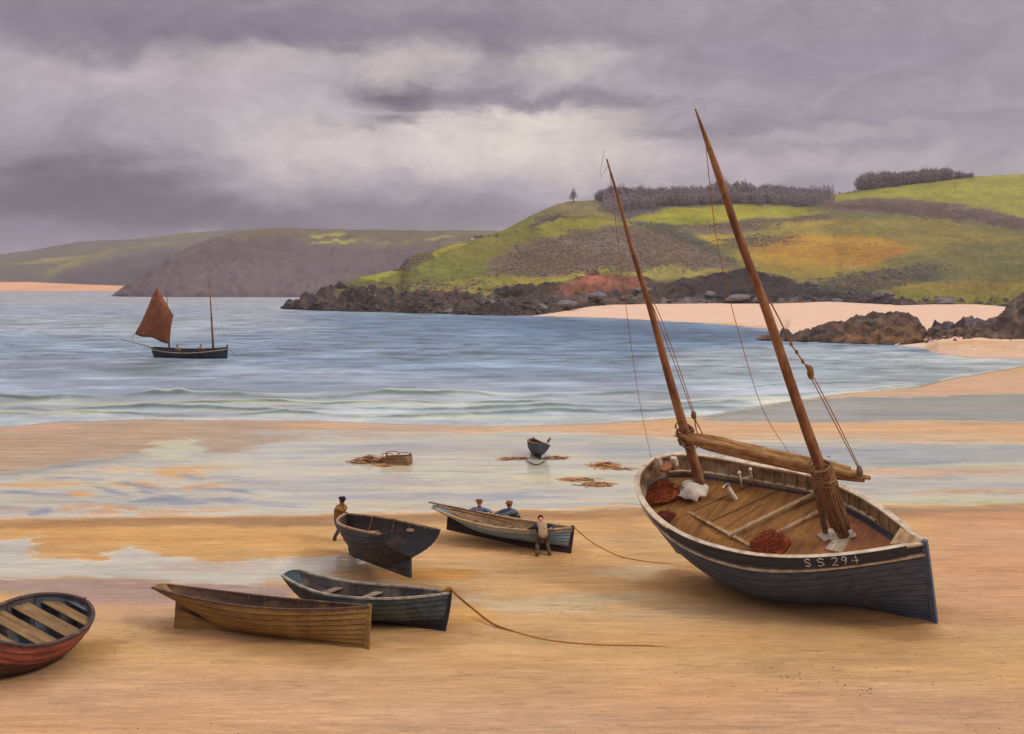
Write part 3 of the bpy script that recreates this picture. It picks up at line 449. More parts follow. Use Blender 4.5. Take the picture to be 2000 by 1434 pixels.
sweep('hills', np.concatenate([np.arange(218, 1100, 3.2)]), [(218, 579), (300, 580.5), (700, 581), (1100, 581)], None,
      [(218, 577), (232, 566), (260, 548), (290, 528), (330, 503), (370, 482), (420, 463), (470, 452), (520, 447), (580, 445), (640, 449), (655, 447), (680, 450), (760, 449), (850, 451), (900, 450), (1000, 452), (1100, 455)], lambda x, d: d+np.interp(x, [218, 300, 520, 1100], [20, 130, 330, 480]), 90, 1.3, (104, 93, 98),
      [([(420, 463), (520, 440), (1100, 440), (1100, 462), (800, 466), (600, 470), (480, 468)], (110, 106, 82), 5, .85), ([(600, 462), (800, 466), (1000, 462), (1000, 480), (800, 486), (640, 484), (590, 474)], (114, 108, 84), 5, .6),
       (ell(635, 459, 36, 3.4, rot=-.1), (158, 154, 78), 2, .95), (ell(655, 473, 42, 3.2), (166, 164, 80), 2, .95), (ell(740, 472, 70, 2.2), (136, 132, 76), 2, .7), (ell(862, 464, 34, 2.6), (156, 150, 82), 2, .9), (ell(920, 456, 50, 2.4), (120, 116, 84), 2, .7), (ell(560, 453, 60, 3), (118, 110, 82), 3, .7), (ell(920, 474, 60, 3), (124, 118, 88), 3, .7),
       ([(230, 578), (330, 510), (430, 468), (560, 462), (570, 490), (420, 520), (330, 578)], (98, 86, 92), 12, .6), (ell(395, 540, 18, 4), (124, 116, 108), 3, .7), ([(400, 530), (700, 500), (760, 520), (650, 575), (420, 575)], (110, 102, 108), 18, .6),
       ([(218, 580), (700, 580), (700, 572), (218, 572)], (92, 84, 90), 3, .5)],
      (12, 3, 40, 10), 5, MTF, lambda px, py, t: (fbm(px/16, py/10, 13, 5)*6*np.minimum(1, (1.02-np.minimum(t, 1))*8+.1), 1+.22*fbm(px/7+py/9, py/9, 16, 4)))
# headland
HB = [(548, 603.5), (620, 607), (700, 609), (850, 613), (950, 616), (1040, 617), (1100, 612), (1160, 606), (1250, 603), (1400, 601), (1500, 602), (1630, 597), (1700, 602), (1760, 606), (1830, 603), (1900, 604), (1990, 611), (2100, 626), (2700, 680)]
HTOP = [(548, 602), (575, 594), (600, 585), (640, 567), (665, 556), (690, 544), (740, 534), (782, 526), (790, 512), (800, 500), (840, 492), (870, 482), (950, 462), (985, 449), (1010, 436), (1040, 420), (1060, 411), (1085, 400), (1110, 394), (1165, 391), (1250, 398), (1400, 394), (1550, 388), (1620, 382), (1680, 371), (1760, 361), (1850, 351), (1900, 345), (2000, 340), (2200, 332), (2700, 350)]
_hx = np.arange(300, 3000, 5.0); _hd = np.interp(_hx, [548, 600, 700, 800, 1000, 1200, 1500, 2000, 2700], [8, 45, 90, 130, 230, 310, 420, 520, 600]); _kk = np.hanning(61); _kk /= _kk.sum()
_hd = np.where(_hx > 760, np.convolve(np.pad(_hd, 30, mode='edge'), _kk, 'valid'), _hd)
HD = lambda x, d: d*(1-smooth(850, 1200, x))+395*smooth(850, 1200, x)+np.interp(x, _hx, _hd)
HL = [
 ([(690, 545), (780, 525), (795, 500), (870, 480), (950, 460), (1005, 437), (1060, 408), (1110, 392), (1170, 392), (1200, 430), (1060, 470), (980, 510), (900, 540), (820, 560), (720, 560)], (118, 120, 50), 6, .95),
 ([(700, 542), (790, 522), (788, 530), (720, 548)], (164, 166, 60), 3, .8), ([(820, 500), (900, 474), (910, 480), (850, 503)], (172, 164, 48), 3, .8), ([(800, 525), (850, 512), (940, 515), (980, 520), (900, 545), (820, 558)], (114, 122, 54), 5, .7),
 ([(860, 500), (960, 468), (1040, 440), (1080, 450), (1000, 490), (900, 510)], (122, 118, 54), 5, .7), ([(788, 502), (842, 494), (820, 515), (790, 535), (775, 530)], (94, 82, 68), 3, .9),
 ([(1030, 425), (1110, 392), (1220, 392), (1240, 425), (1120, 428), (1060, 440)], (126, 118, 82), 5, .9), ([(1050, 442), (1100, 422), (1200, 424), (1240, 436), (1140, 448), (1060, 462)], (142, 138, 52), 4, .85), ([(1050, 432), (1090, 420), (1100, 423), (1060, 438), (1045, 450), (1035, 452)], (74, 66, 58), 2, .85),
 ([(1100, 424), (1200, 426), (1200, 429), (1100, 428)], (96, 84, 62), 2, .7),
 ([(950, 510), (1020, 480), (1110, 452), (1210, 440), (1300, 455), (1380, 490), (1440, 520), (1400, 540), (1250, 530), (1180, 535), (1060, 545), (960, 540)], (118, 100, 86), 7, .95), (ell(1180, 475, 90, 14), (118, 112, 106), 8, .6), (ell(1080, 510, 80, 10), (102, 88, 72), 8, .6),
 ([(1160, 395), (1420, 395), (1600, 385), (1650, 392), (1500, 412), (1300, 412), (1210, 432)], (98, 90, 92), 5, .95),
 ([(1220, 431), (1300, 409), (1420, 399), (1530, 404), (1620, 416), (1540, 426), (1400, 434), (1300, 441)], (152, 152, 42), 4, .97), (ell(1400, 421, 130, 6), (166, 160, 40), 4, .7), (ell(1330, 428, 60, 7), (128, 136, 40), 4, .6),
 ([(1300, 444), (1400, 434), (1520, 425), (1620, 418), (1640, 426), (1480, 448), (1430, 460), (1350, 456)], (116, 98, 84), 4, .9),
 ([(1360, 462), (1500, 452), (1560, 440), (1640, 430), (1640, 450), (1480, 480), (1380, 474)], (156, 146, 62), 5, .9), ([(1370, 462), (1440, 458), (1420, 478), (1380, 474)], (168, 146, 56), 3, .8),
 ([(1225, 432), (1290, 438), (1340, 455), (1400, 488), (1430, 512), (1400, 506), (1330, 470), (1270, 448)], (82, 88, 82), 3, .85), ([(1400, 470), (1470, 458), (1560, 462), (1520, 478), (1440, 486)], (104, 98, 78), 4, .75),
 ([(1450, 480), (1620, 430), (1800, 428), (1950, 455), (2000, 462), (2700, 480), (2700, 640), (2000, 602), (1850, 604), (1700, 562), (1560, 545), (1470, 520), (1430, 500)], (146, 130, 60), 8, .97),
 (ell(1560, 440, 70, 9), (172, 150, 62), 6, .6), (ell(1700, 445, 120, 10), (132, 132, 62), 7, .7), (ell(1850, 455, 120, 16), (128, 122, 62), 8, .7), (ell(1620, 490, 150, 30), (176, 134, 44), 12, .85), (ell(1720, 500, 60, 9, rot=-.3), (168, 118, 52), 6, .8), (ell(1560, 470, 50, 6), (154, 112, 48), 5, .7), (ell(1640, 468, 110, 7), (184, 146, 48), 5, .7), (ell(1520, 505, 80, 9), (178, 146, 44), 6, .6), (ell(1560, 525, 90, 8), (150, 128, 48), 5, .6), (ell(1640, 540, 70, 6), (140, 136, 50), 5, .6),
 ([(1740, 510), (1850, 480), (2000, 470), (2700, 480), (2700, 560), (2000, 555), (1850, 552), (1720, 548)], (106, 108, 64), 12, .85),
 ([(1600, 548), (1720, 530), (1820, 515), (1850, 530), (1780, 552), (1700, 572), (1620, 572)], (84, 84, 68), 6, .85), (ell(1800, 540, 60, 6), (74, 80, 72), 4, .7),
 ([(1700, 578), (1800, 560), (1900, 555), (2000, 545), (2700, 560), (2700, 610), (2000, 598), (1880, 606), (1780, 594)], (126, 120, 52), 6, .9), (ell(1900, 560, 100, 10), (138, 116, 60), 8, .6),
 ([(1620, 385), (1700, 370), (1900, 340), (2700, 330), (2700, 460), (2000, 428), (1860, 398), (1760, 388), (1650, 394)], (150, 150, 56), 4, .97), (ell(1900, 372, 90, 8), (168, 168, 60), 6, .5), (ell(1930, 405, 70, 8), (146, 146, 74), 5, .5),
 ([(1600, 404), (1650, 392), (1760, 386), (1860, 398), (2000, 424), (2700, 450), (2700, 470), (2000, 448), (1880, 432), (1760, 420), (1640, 414)], (112, 92, 88), 4, .95), (ell(1700, 408, 90, 5, rot=.08), (98, 72, 70), 3, .8),
 ([(1000, 540), (1060, 545), (1180, 530), (1240, 532), (1200, 552), (1120, 560), (1000, 575), (930, 578), (960, 555)], (156, 148, 60), 5, .85), ([(1100, 540), (1200, 520), (1190, 545), (1140, 560), (1090, 566)], (162, 160, 60), 3, .7), ([(1220, 534), (1300, 518), (1430, 530), (1400, 540), (1300, 548), (1230, 545)], (158, 150, 76), 4, .85), ([(1420, 528), (1500, 528), (1540, 545), (1480, 545)], (146, 148, 52), 3, .8),
 ([(800, 560), (900, 545), (980, 535), (1000, 550), (920, 572), (840, 575)], (150, 144, 64), 4, .7),
 # rock
 ([(540, 606), (600, 580), (660, 555), (700, 560), (780, 575), (860, 572), (950, 582), (1010, 560), (1080, 560), (1160, 530), (1250, 545), (1300, 555), (1380, 536), (1460, 528), (1540, 545), (1600, 570), (1700, 580), (1800, 596), (1960, 600), (2040, 590), (2700, 650), (2700, 690), (1990, 616), (1600, 612), (1200, 612), (1000, 622), (540, 612)], (72, 62, 57), 4, .97),
 (ell(700, 588, 130, 10), (76, 64, 62), 6, .7), (ell(900, 600, 120, 8), (84, 70, 66), 5, .7), ([(1280, 596), (1310, 570), (1370, 545), (1440, 530), (1500, 540), (1540, 560), (1570, 592), (1400, 598)], (56, 48, 46), 5, .92), ([(1530, 560), (1600, 560), (1700, 570), (1760, 590), (1700, 600), (1560, 592)], (72, 68, 72), 5, .8),
 ([(1080, 575), (1110, 552), (1160, 534), (1240, 545), (1270, 562), (1200, 575), (1120, 590)], (132, 88, 68), 4, .85), (ell(1165, 548, 34, 6, rot=-.3), (158, 96, 76), 3, .8), (ell(1200, 590, 80, 8), (100, 82, 76), 5, .7), (ell(1130, 590, 60, 6), (112, 96, 90), 4, .6), (ell(1010, 568, 60, 10), (60, 50, 48), 5, .8), (ell(960, 590, 50, 5), (118, 112, 102), 3, .5), (ell(1080, 600, 60, 5), (104, 98, 92), 3, .6),
 ([(1240, 606), (1260, 594), (1400, 592), (1600, 590), (1700, 598), (1850, 600), (1990, 606), (1990, 616), (1700, 612), (1400, 608)], (104, 95, 94), 3, .85), (ell(880, 578, 40, 4), (122, 92, 84), 3, .5), (ell(680, 570, 30, 4, rot=-.3), (132, 124, 66), 3, .6), (ell(800, 572, 60, 4), (140, 134, 66), 3, .5),
]
def hrough(px, py, t):
    rock = sdist(px*.35, py, np.array(HL[[i for i, l in enumerate(HL) if l[0][0] == (540, 606)][0]][0])*np.array([.35, 1]))
    rk = smooth(-3, 4, rock)*(t < 1); r = .6*ridged(px/26+py/30, py/9, 41, 5)+.6*ridged(px/70+py/28, py/15, 42, 4)-.68
    g = fbm(px/45, py/14, 43, 5); top = np.minimum(1, (1.0-np.minimum(t, 1))*10+.12)
    z = (rk*r*9.5+(1-rk)*g*3.2+(1-rk)*(ridged(px/14, py/6, 45, 3)-.5)*1.0)*top
    cm = 1+rk*((ridged(px/34+py/11, py/5.5, 47, 5)-.6)*1.9+(ridged(px/9+py/14, py/4, 48, 4)-.55)*.5)+(1-rk)*(.55*fbm(px/12+py/8, py/3.0, 49, 5, .65)+.3*fbm(px/3, py/1.6, 50, 3))
    return z, np.clip(cm, .35, 1.8)*.93
HO, (HPX, HPY, HV) = sweep('hills', np.concatenate([np.arange(548, 2060, 2.6), np.arange(2060, 2700, 12)]), HB, None, HTOP, HD, 190, 1.25, (112, 112, 66), HL, (16, 3.0, 46, 8), 6, MT, hrough, back=.8)
def hill_at(px, py):
    """point of the headland surface that stands at this place of the hillside"""
    c = int(np.argmin(np.abs(HPX[0]-px))); r = int(np.argmin(np.abs(HPY[:190, c]-py))); return HV[r, c]
def crest(px, back=0.0):
    c = int(np.argmin(np.abs(HPX[0]-px))); p = HV[188, c]; q = HV[min(196, 189+7), c]; return p+(q-p)*back
# right-hand rock outcrops
def rrough(px, py, t):
    r = ridged(px/24+py/14, py/10, 51, 6)-.55; top = np.minimum(1, (1.0-np.minimum(t, 1))*6+.25)
    return r*3.0*top+fbm(px/12, py/5, 53, 3)*.8, np.clip(1+(ridged(px/22+py/9, py/5, 57, 5)-.58)*2.4, .25, 2)
RL = [(ell(1640, 655, 60, 8), (64, 58, 62), 4, .7), (ell(1750, 650, 120, 9), (112, 86, 62), 5, .6), (ell(1700, 664, 80, 5), (124, 92, 60), 4, .7), (ell(1790, 668, 40, 5), (132, 96, 54), 3, .7), (ell(1540, 652, 24, 7), (58, 56, 62), 3, .9), (ell(1700, 630, 60, 6), (106, 96, 82), 4, .6), (ell(1500, 664, 24, 3), (124, 100, 82), 3, .7),
      (ell(1830, 640, 30, 8), (66, 66, 78), 4, .8), (ell(1880, 630, 34, 8), (88, 86, 92), 4, .7), (ell(1950, 640, 30, 5), (52, 50, 58), 3, .8), (ell(1900, 652, 90, 8), (100, 80, 66), 5, .6), (ell(1990, 600, 24, 16), (118, 112, 100), 4, .6), (ell(1900, 668, 110, 5), (118, 96, 78), 4, .5)]
o1, _ = sweep('rock_outcrop', np.arange(1478, 1850, 1.8), [(1478, 665), (1540, 667), (1640, 671), (1740, 674), (1850, 676)], None,
      [(1478, 664), (1490, 660), (1505, 659), (1522, 657), (1526, 648), (1540, 644), (1549, 652), (1565, 648), (1585, 649), (1600, 642), (1625, 634), (1650, 628), (1670, 618), (1700, 613), (1740, 611), (1770, 614), (1790, 621), (1800, 634), (1812, 650), (1850, 675)], lambda x, d: d+18, 46, 1.1, (88, 70, 60), RL, (10, 3, 24, 7), 8, MR, rrough, back=1, kind=None, jag=lambda x: fbm(x/9, x*0, 3, 3)*5)
tag(o1, 'long low brown rock reef running into the water before the pink beach', 'rocks')
o2, _ = sweep('rock_outcrop', np.arange(1806, 2420, 1.9), [(1806, 676), (1850, 684), (1920, 687), (2000, 688), (2420, 694)], None,
      [(1806, 672), (1812, 644), (1825, 632), (1850, 630), (1865, 636), (1880, 622), (1895, 618), (1912, 627), (1925, 630), (1950, 618), (1965, 600), (1980, 584), (2000, 572), (2100, 540), (2200, 535), (2300, 590), (2380, 660), (2420, 693)], lambda x, d: d+np.interp(x, [1806, 1950, 2400], [16, 24, 70]), 56, 1.1, (92, 76, 68), RL, (10, 3, 24, 7), 9, MR, rrough, back=1, kind=None, jag=lambda x: fbm(x/9, x*0, 5, 3)*5)
tag(o2, 'heaped dark rocks rising towards the right edge behind the sand spit', 'rocks')
# boulders
mb_rock = paintmat('pale_boulder', (128, 120, 116), (92, 84, 82), (150, 142, 134), .85, (1, 1, 1), .8, .6, .8, .2)
BL = ['long pale boulder between the two tall masts, on the edge of the pink beach', 'grey boulder just left of the long pale one between the masts', 'flat grey boulder close to the aft mast above the pink beach', 'lone grey boulder high on the rocks just right of the foremast', 'grey boulder on the dark rocks well right of the foremast', 'grey boulder where the pink beach begins, left of the aft mast', 'broad low grey boulder on the shore below the reddish rock', 'small grey boulder by the water in the middle of the dark headland foot', 'grey boulder above the pink beach behind the long brown reef', 'small boulder beside the aft mast, above the beach', 'smallest low boulder at the water on the left of the headland foot', 'grey boulder above the beach between foremast and reef', 'pale boulder at the back of the second patch of beach, far right', 'small grey boulder at the left tip of the pink beach']
for i, (px, py, w, h) in enumerate([(1440, 594, 30, 5.5), (1386, 590, 16, 4.5), (1330, 588, 20, 5), (1500, 540, 17, 5), (1582, 556, 19, 5), (1168, 596, 24, 6), (1105, 602, 28, 6), (955, 592, 22, 5), (1720, 588, 20, 5), (1255, 577, 16, 5), (880, 606, 17, 4), (1640, 594, 19, 5), (1840, 598, 22, 6), (1058, 606, 16, 5)]):
    p = hill_at(px, py); s = p[1]/F; mb = MB(); mb.blob((0, 0, 0), (w*s, w*s*.8, h*s*1.3), seed=i, amp=.35, n=7)
    o = mb.build('boulder', mb_rock, label=BL[i], cat='boulder', group='pale boulders along the headland foreshore')
    o.location = (p[0], p[1]-1.0, p[2]+h*s*.4); o.rotation_euler = (0, .08*(i % 3-1), i*1.1)
# scattered shore stones as one uncountable mass
def scatter_faces(pts, size, flat=.6, seed=0):
    rg = np.random.default_rng(seed); n = len(pts); base = np.array([(1, 0, 0), (0, 1, 0), (-1, 0, 0), (0, -1, 0), (0, 0, 1), (0, 0, -1)], float)
    fs = np.array([(0, 1, 4), (1, 2, 4), (2, 3, 4), (3, 0, 4), (1, 0, 5), (2, 1, 5), (3, 2, 5), (0, 3, 5)])
    sz = size*(0.4+rg.random((n, 1, 1))*1.1)*np.array([1, 1, flat]); a = rg.random(n)*6.28; ca, sa = np.cos(a), np.sin(a)
    B = base[None]*(0.7+.6*rg.random((n, 6, 1))); X = B[..., 0]*ca[:, None]-B[..., 1]*sa[:, None]; Y = B[..., 0]*sa[:, None]+B[..., 1]*ca[:, None]
    V = np.stack([X, Y, B[..., 2]], -1)*sz+np.asarray(pts)[:, None]; Fc = fs[None]+(np.arange(n)*6)[:, None, None]
    return V.reshape(-1, 3), Fc.reshape(-1, 3)
dark_rock = paintmat('dark_rock', (86, 74, 68), (46, 40, 40), (130, 112, 98), .8, (1, 1, 1), .35, .8, .8, .3)
pts = []
for _ in range(1100):
    px = random.uniform(560, 2000); yb = float(curve(HB, px)); lo = 22 if px < 1000 else 14
    py = yb-abs(random.gauss(0, lo*.8))-.5
    if py < float(curve(HTOP, px))+3: continue
    pts.append(hill_at(px, py))
V_, F_ = scatter_faces(pts, .9, .6, 4); tag(mesh_np('rocks', V_, F_, dark_rock, smooth_=False), 'loose dark stones strewn along the foot of the headland', 'rocks', kind='stuff')
# scrub on the slopes
scrub_m = paintmat('scrub', (116, 100, 88), (98, 86, 80), (132, 114, 92), .95, (1, 1, 1), .2, .8, .8, .2)
zones = [([(960, 540), (1020, 480), (1110, 452), (1210, 440), (1300, 455), (1380, 490), (1440, 520), (1250, 530)], 1500), ([(1225, 432), (1290, 438), (1400, 488), (1430, 512), (1330, 470)], 500), ([(1400, 470), (1470, 458), (1560, 462), (1520, 478), (1440, 486)], 260), ([(1600, 548), (1720, 530), (1850, 520), (1780, 552), (1620, 572)], 650), ([(1630, 402), (1760, 392), (2000, 430), (2000, 445), (1760, 418)], 900), ([(1300, 444), (1520, 428), (1620, 420), (1480, 448)], 350), ([(1035, 450), (1050, 432), (1090, 421), (1100, 424)], 90), ([(775, 530), (788, 503), (840, 496), (800, 530)], 160), ([(660, 560), (700, 550), (1000, 555), (700, 580)], 260)]
def scrub_pts(mult, seed, lift=.1):
    out = []; rg = np.random.default_rng(seed)
    for poly, n in zones:
        n = int(n*mult); Pp = np.array(poly, float); xx = rg.uniform(Pp[:, 0].min()-8, Pp[:, 0].max()+8, n*5); yy = rg.uniform(Pp[:, 1].min()-3, Pp[:, 1].max()+3, n*5)
        k = sdist(xx*.35, yy, Pp*np.array([.35, 1]))+rg.normal(size=xx.size)*2.2+fbm(xx/22, yy/5, seed, 3)*22 > 1.5
        for x, y in list(zip(xx[k], yy[k]))[:n]: out.append(hill_at(x, y)+np.array([0, 0, lift]))
    return out
V_, F_ = scatter_faces(scrub_pts(1.5, 5), .55, .7, 5); tag(mesh_np('scrub', V_, F_, scrub_m, smooth_=False), 'dull heath and bramble scrub covering the hollows of the headland', 'scrub', kind='stuff')
V_, F_ = scatter_faces(scrub_pts(1.0, 6), .5, .5, 6); tag(mesh_np('dry_grass', V_, F_, paintmat('dry_grass', (140, 128, 92), (122, 110, 84), (156, 142, 104), .95, (1, 1, 1), .2, .8), smooth_=False), 'straw coloured tussocks of dry grass among the headland scrub', 'grass', kind='stuff')
# woods on the skyline: bare winter trees, trunk with limbs and a haze of twigs
twig_m = paintmat('bare_twigs', (166, 152, 154), (144, 130, 134), (172, 158, 156), .95, (1, 1, 1), .15, .6, .3, .1)
bark_m = paintmat('bark', (88, 78, 76), (60, 54, 52), (110, 100, 92), .95, (3, 3, .5), 1, .4, .5, .05)
def tree_np(h, w, n, seed, conical=False):
    """crown twig quads (V,F) and trunk tubes (V,F) for one tree standing at the origin"""
    rg = np.random.default_rng(seed); mb = MB(); mb.tube([(0, 0, -1), (0, 0, h*.35), (rg.uniform(-.3, .3), 0, h*.8)], [w*.06, w*.045, .03], 5, cap=False)
    for k in range(6):
        a = rg.uniform(0, 6.28); z0 = h*rg.uniform(.2, .5); mb.tube([(0, 0, z0), (math.cos(a)*w*.22, math.sin(a)*w*.22, z0+h*.16), (math.cos(a)*w*.38, math.sin(a)*w*.38, z0+h*.36)], [w*.03, w*.02, .02], 4, cap=False)
    u = rg.normal(size=(n, 3)); u /= np.linalg.norm(u, axis=1)[:, None]; r = rg.random(n)**.45
    lob = 1+.22*np.sin(3*np.arctan2(u[:, 1], u[:, 0])+seed)+.15*np.sin(5*u[:, 2]+seed*2)
    C = u*r[:, None]*lob[:, None]*np.array([w/2, w/2, h*.42])+np.array([0, 0, h*.58])
    if conical: C[:, :2] *= np.clip(1.25-(C[:, 2:]/h), .1, 1)*1.1
    C[:, 2] = np.maximum(C[:, 2], h*.05)
    d = u*.5+rg.normal(size=(n, 3))*.5+np.array([0, 0, .6]); d /= np.linalg.norm(d, axis=1)[:, None]; s = rg.normal(size=(n, 3)); s = np.cross(d, s); s /= np.linalg.norm(s, axis=1)[:, None]
    L = (h*.045*(.6+rg.random(n)))[:, None]; W = (h*.015*(.6+rg.random(n)))[:, None]
    V = np.stack([C-d*L-s*W, C-d*L+s*W, C+d*L+s*W*.3, C+d*L-s*W*.3], 1).reshape(-1, 3)
    return V, np.arange(len(V)).reshape(-1, 4), mb
def wood(name, specs, label):
    Vs, Fs, off = [], [], 0; tmb = MB()
    protos = [tree_np(1.0*hh, hh*.66, 560, k) for k, hh in enumerate([11, 12, 10, 12.5, 11.5, 9.5])]
    for i, (px, back, sc) in enumerate(specs):
        p = crest(px, back); V, Fc, mb = protos[i % 6]; a = i*2.4; ca, sa = math.cos(a)*sc, math.sin(a)*sc
        W = np.stack([V[:, 0]*ca-V[:, 1]*sa+p[0], V[:, 0]*sa+V[:, 1]*ca+p[1], V[:, 2]*sc+p[2]-1.2], 1)
        Vs.append(W); Fs.append(Fc+off); off += len(W)
        tmb.add([(x*ca-y*sa+p[0], x*sa+y*ca+p[1], z*sc+p[2]-1.2) for x, y, z in mb.v], mb.f)
    n0 = off; tv = np.array(tmb.v); tf = np.array([f for f in tmb.f if len(f) == 4])+n0
    o = mesh_np(name, np.concatenate(Vs+[tv]), np.concatenate(Fs+[tf]), None, mats=[twig_m, bark_m], midx=np.concatenate([np.zeros(n0//4, int), np.ones(len(tf), int)]), smooth_=False)
    return tag(o, label, 'wood', kind='stuff')
W1T = [(1165, 368), (1185, 361), (1230, 361), (1300, 362), (1370, 360), (1410, 352), (1480, 356), (1560, 362), (1600, 364), (1620, 370)]
sp = []
for k in range(420):
    px = 1168+456*((k*.6180339) % 1.0); back = random.uniform(0, .05); want = float(curve(HTOP, px))-float(curve(W1T, px)); sc = want*(crest(px)[1]/F)/10.4*random.uniform(.80, 1.06)
    sp.append((px, back, max(sc, .5)))
wood('woodland', sp, 'long belt of bare grey winter trees along the hill crest behind the masts')
W2T = [(1620, 371), (1645, 366), (1672, 366), (1678, 345), (1690, 340), (1740, 336), (1800, 332), (1840, 327), (1870, 331), (1898, 336), (1904, 345)]
sp = []
for k in range(260):
    px = 1680+220*((k*.6180339) % 1.0); want = float(curve(HTOP, px))-float(curve(W2T, px)); sp.append((px, random.uniform(0, .03), max(.5, want*(crest(px)[1]/F)/9.6*random.uniform(.92, 1.08))))
for k in range(16): sp.append((1622+k*3.4, random.uniform(0, .06), random.uniform(.25, .42)))
wood('woodland', sp, 'square-cut dark clump of trees on the highest green field at the right')
# lower belt reaching down to the bright field
sp = []
def wood_low():
    Vs, Fs, off = [], [], 0; protos = [tree_np(10, 7, 130, 60+k) for k in range(4)]
    for k in range(330):
        px = 1185+440*((k*.7548776) % 1.0); py = random.uniform(float(curve(HTOP, px))+1, float(curve([(1185, 420), (1230, 412), (1300, 405), (1420, 400), (1560, 403), (1620, 408)], px))); p = hill_at(px, py)
        V, Fc, mb = protos[k % 4]; s = random.uniform(.75, 1.15); Vs.append(V*s+p-np.array([0, 0, 1.0])); Fs.append(Fc+off); off += len(V)
    tag(mesh_np('woodland', np.concatenate(Vs), np.concatenate(Fs), twig_m, smooth_=False), 'lower edge of the bare wood above the bright green field', 'wood', kind='stuff')
wood_low()
def lone(px, w, top, label, con):
    p = crest(px); s = p[1]/F; h = (float(curve(HTOP, px))-top)*s+1; V, Fc, mb = tree_np(h, w*s, 420, 77, con)
    r = empty('tree', (p[0], p[1], p[2]-.6), label=label, cat='tree'); mb.build('trunk', bark_m, r); mesh_np('crown', V, Fc, twig_m, r, smooth_=False)
lone(1121, 20, 369, 'lone small dark tree standing on the skyline left of the wood', True)
# a few cattle grazing on the slope
def skinned(vs, rs, es, root=0, lv=1):
    me = bpy.data.meshes.new('skin'); bm = bmesh.new(); ly = bm.verts.layers.skin.verify(); bv = [bm.verts.new(a) for a in vs]
    for a, b in es: bm.edges.new((bv[a], bv[b]))
    for i, b in enumerate(bv): b[ly].radius = rs[i] if isinstance(rs[i], tuple) else (rs[i], rs[i]); b[ly].use_root = (i == root)
    bm.to_mesh(me); bm.free(); o = bpy.data.objects.new('tmp', me); link(o); o.modifiers.new('s', 'SKIN').use_smooth_shade = True; o.modifiers.new('u', 'SUBSURF').levels = lv
    dg = bpy.context.evaluated_depsgraph_get(); dg.update(); m2 = bpy.data.meshes.new_from_object(o.evaluated_get(dg)); bpy.data.objects.remove(o); return m2
def cow(px, py, rz, coat, lab):
    p = hill_at(px, py); r = empty('cow', (p[0], p[1], p[2]), (0, 0, rz), label=lab, cat='cow', group='cattle grazing on the green slope of the headland')
    vs = [(-.75, 0, 1.15), (-.3, 0, 1.1), (.3, 0, 1.08), (.7, 0, 1.15), (1.0, 0, .95), (1.2, 0, .6), (1.35, 0, .32), (-.95, 0, 1.2), (-1.02, 0, .55)]; rs = [(.3, .33), (.33, .36), (.34, .38), (.28, .33), (.18, .22), (.14, .15), (.08, .09), .05, .03]; es = [(0, 1), (1, 2), (2, 3), (3, 4), (4, 5), (5, 6), (0, 7), (7, 8)]
    for x, k, kx, hx in ((-.75, 0, -.62, -.86), (.62, 3, .62, .60)):
        for sy in (-1, 1): n = len(vs); vs += [(x, sy*.2, .8), (kx, sy*.22, .5), (hx, sy*.22, .28), (hx+.02, sy*.22, .04)]; rs += [.16, .09, .06, .06]; es += [(k, n), (n, n+1), (n+1, n+2), (n+2, n+3)]
    for sy in (-1, 1): n = len(vs); vs.append((1.12, sy*.2, .72)); rs.append(.04); es.append((5, n))
    me = skinned(vs, rs, es); me.materials.append(coat); link(bpy.data.objects.new('body', me), r)
    for sy in (-1, 1): MB().tube([(1.1, sy*.08, .78), (1.1, sy*.22, .86), (1.14, sy*.26, .98)], [.03, .025, .01], 5).build('horn', cw, r)
cw = paintmat('cow_white', (232, 226, 212), (206, 196, 180), (160, 140, 120), .9, (1, 1, 1), .9, .3); cbk = paintmat('cow_black', (60, 48, 48), (40, 34, 36), (212, 204, 196), .9, (1, 1, 1), .9, .35); cbr = paintmat('cow_pale', (206, 192, 176), (150, 120, 84), (120, 90, 60), .9, (1, 1, 1), .9, .5)
cow(922.5, 470.5, -1.9, cw, 'white cow standing end on, leftmost and lowest of the cattle on the slope'); cow(930, 466.5, .25, cbk, 'black and white cow side on, just behind the white one'); cow(941, 466, 2.9, cbk, 'small dark cow in the middle of the cattle on the slope'); cow(957, 462.5, 2.7, cbr, 'pale dun cow highest on the slope, right of the dark cattle')
def bush(px, py, w, h):
    p = hill_at(px, py); V, Fc, mb = tree_np(h, w, 260, 31); r = empty('bush', tuple(p-np.array([0, 0, .3])), label='small green bush beside the highest cow on the slope', cat='bush'); mb.build('stem', bark_m, r); mesh_np('crown', V, Fc, paintmat('bush_leaf', (112, 108, 62), (82, 74, 48), (140, 136, 66), .95), r, smooth_=False)
bush(969, 463, 4.2, 1.9)

pts = []; rg_ = random.Random(12)
for _ in range(900):
    if rg_.random() < .6: cx, cy = rg_.choice(((1500, 1290), (560, 1310), (980, 1190), (1180, 1320), (250, 1250), (1700, 1330), (760, 1240))); px, py = rg_.gauss(cx, 150), rg_.gauss(cy, 26)
    else: px, py = rg_.uniform(-60, 2060), rg_.uniform(1060, 1440)
    if 1030 < py < 1470: q = G(px, py, .12); pts.append(q)
V_, F_ = scatter_faces(pts, .020, .6, 15); tag(mesh_np('pebbles', V_, F_, paintmat('pebble', (120, 100, 84), (84, 72, 66), (198, 184, 164), .8, (1, 1, 1), .4, .7), smooth_=False), 'small stones and broken shells scattered over the near sand', 'pebbles', kind='stuff')
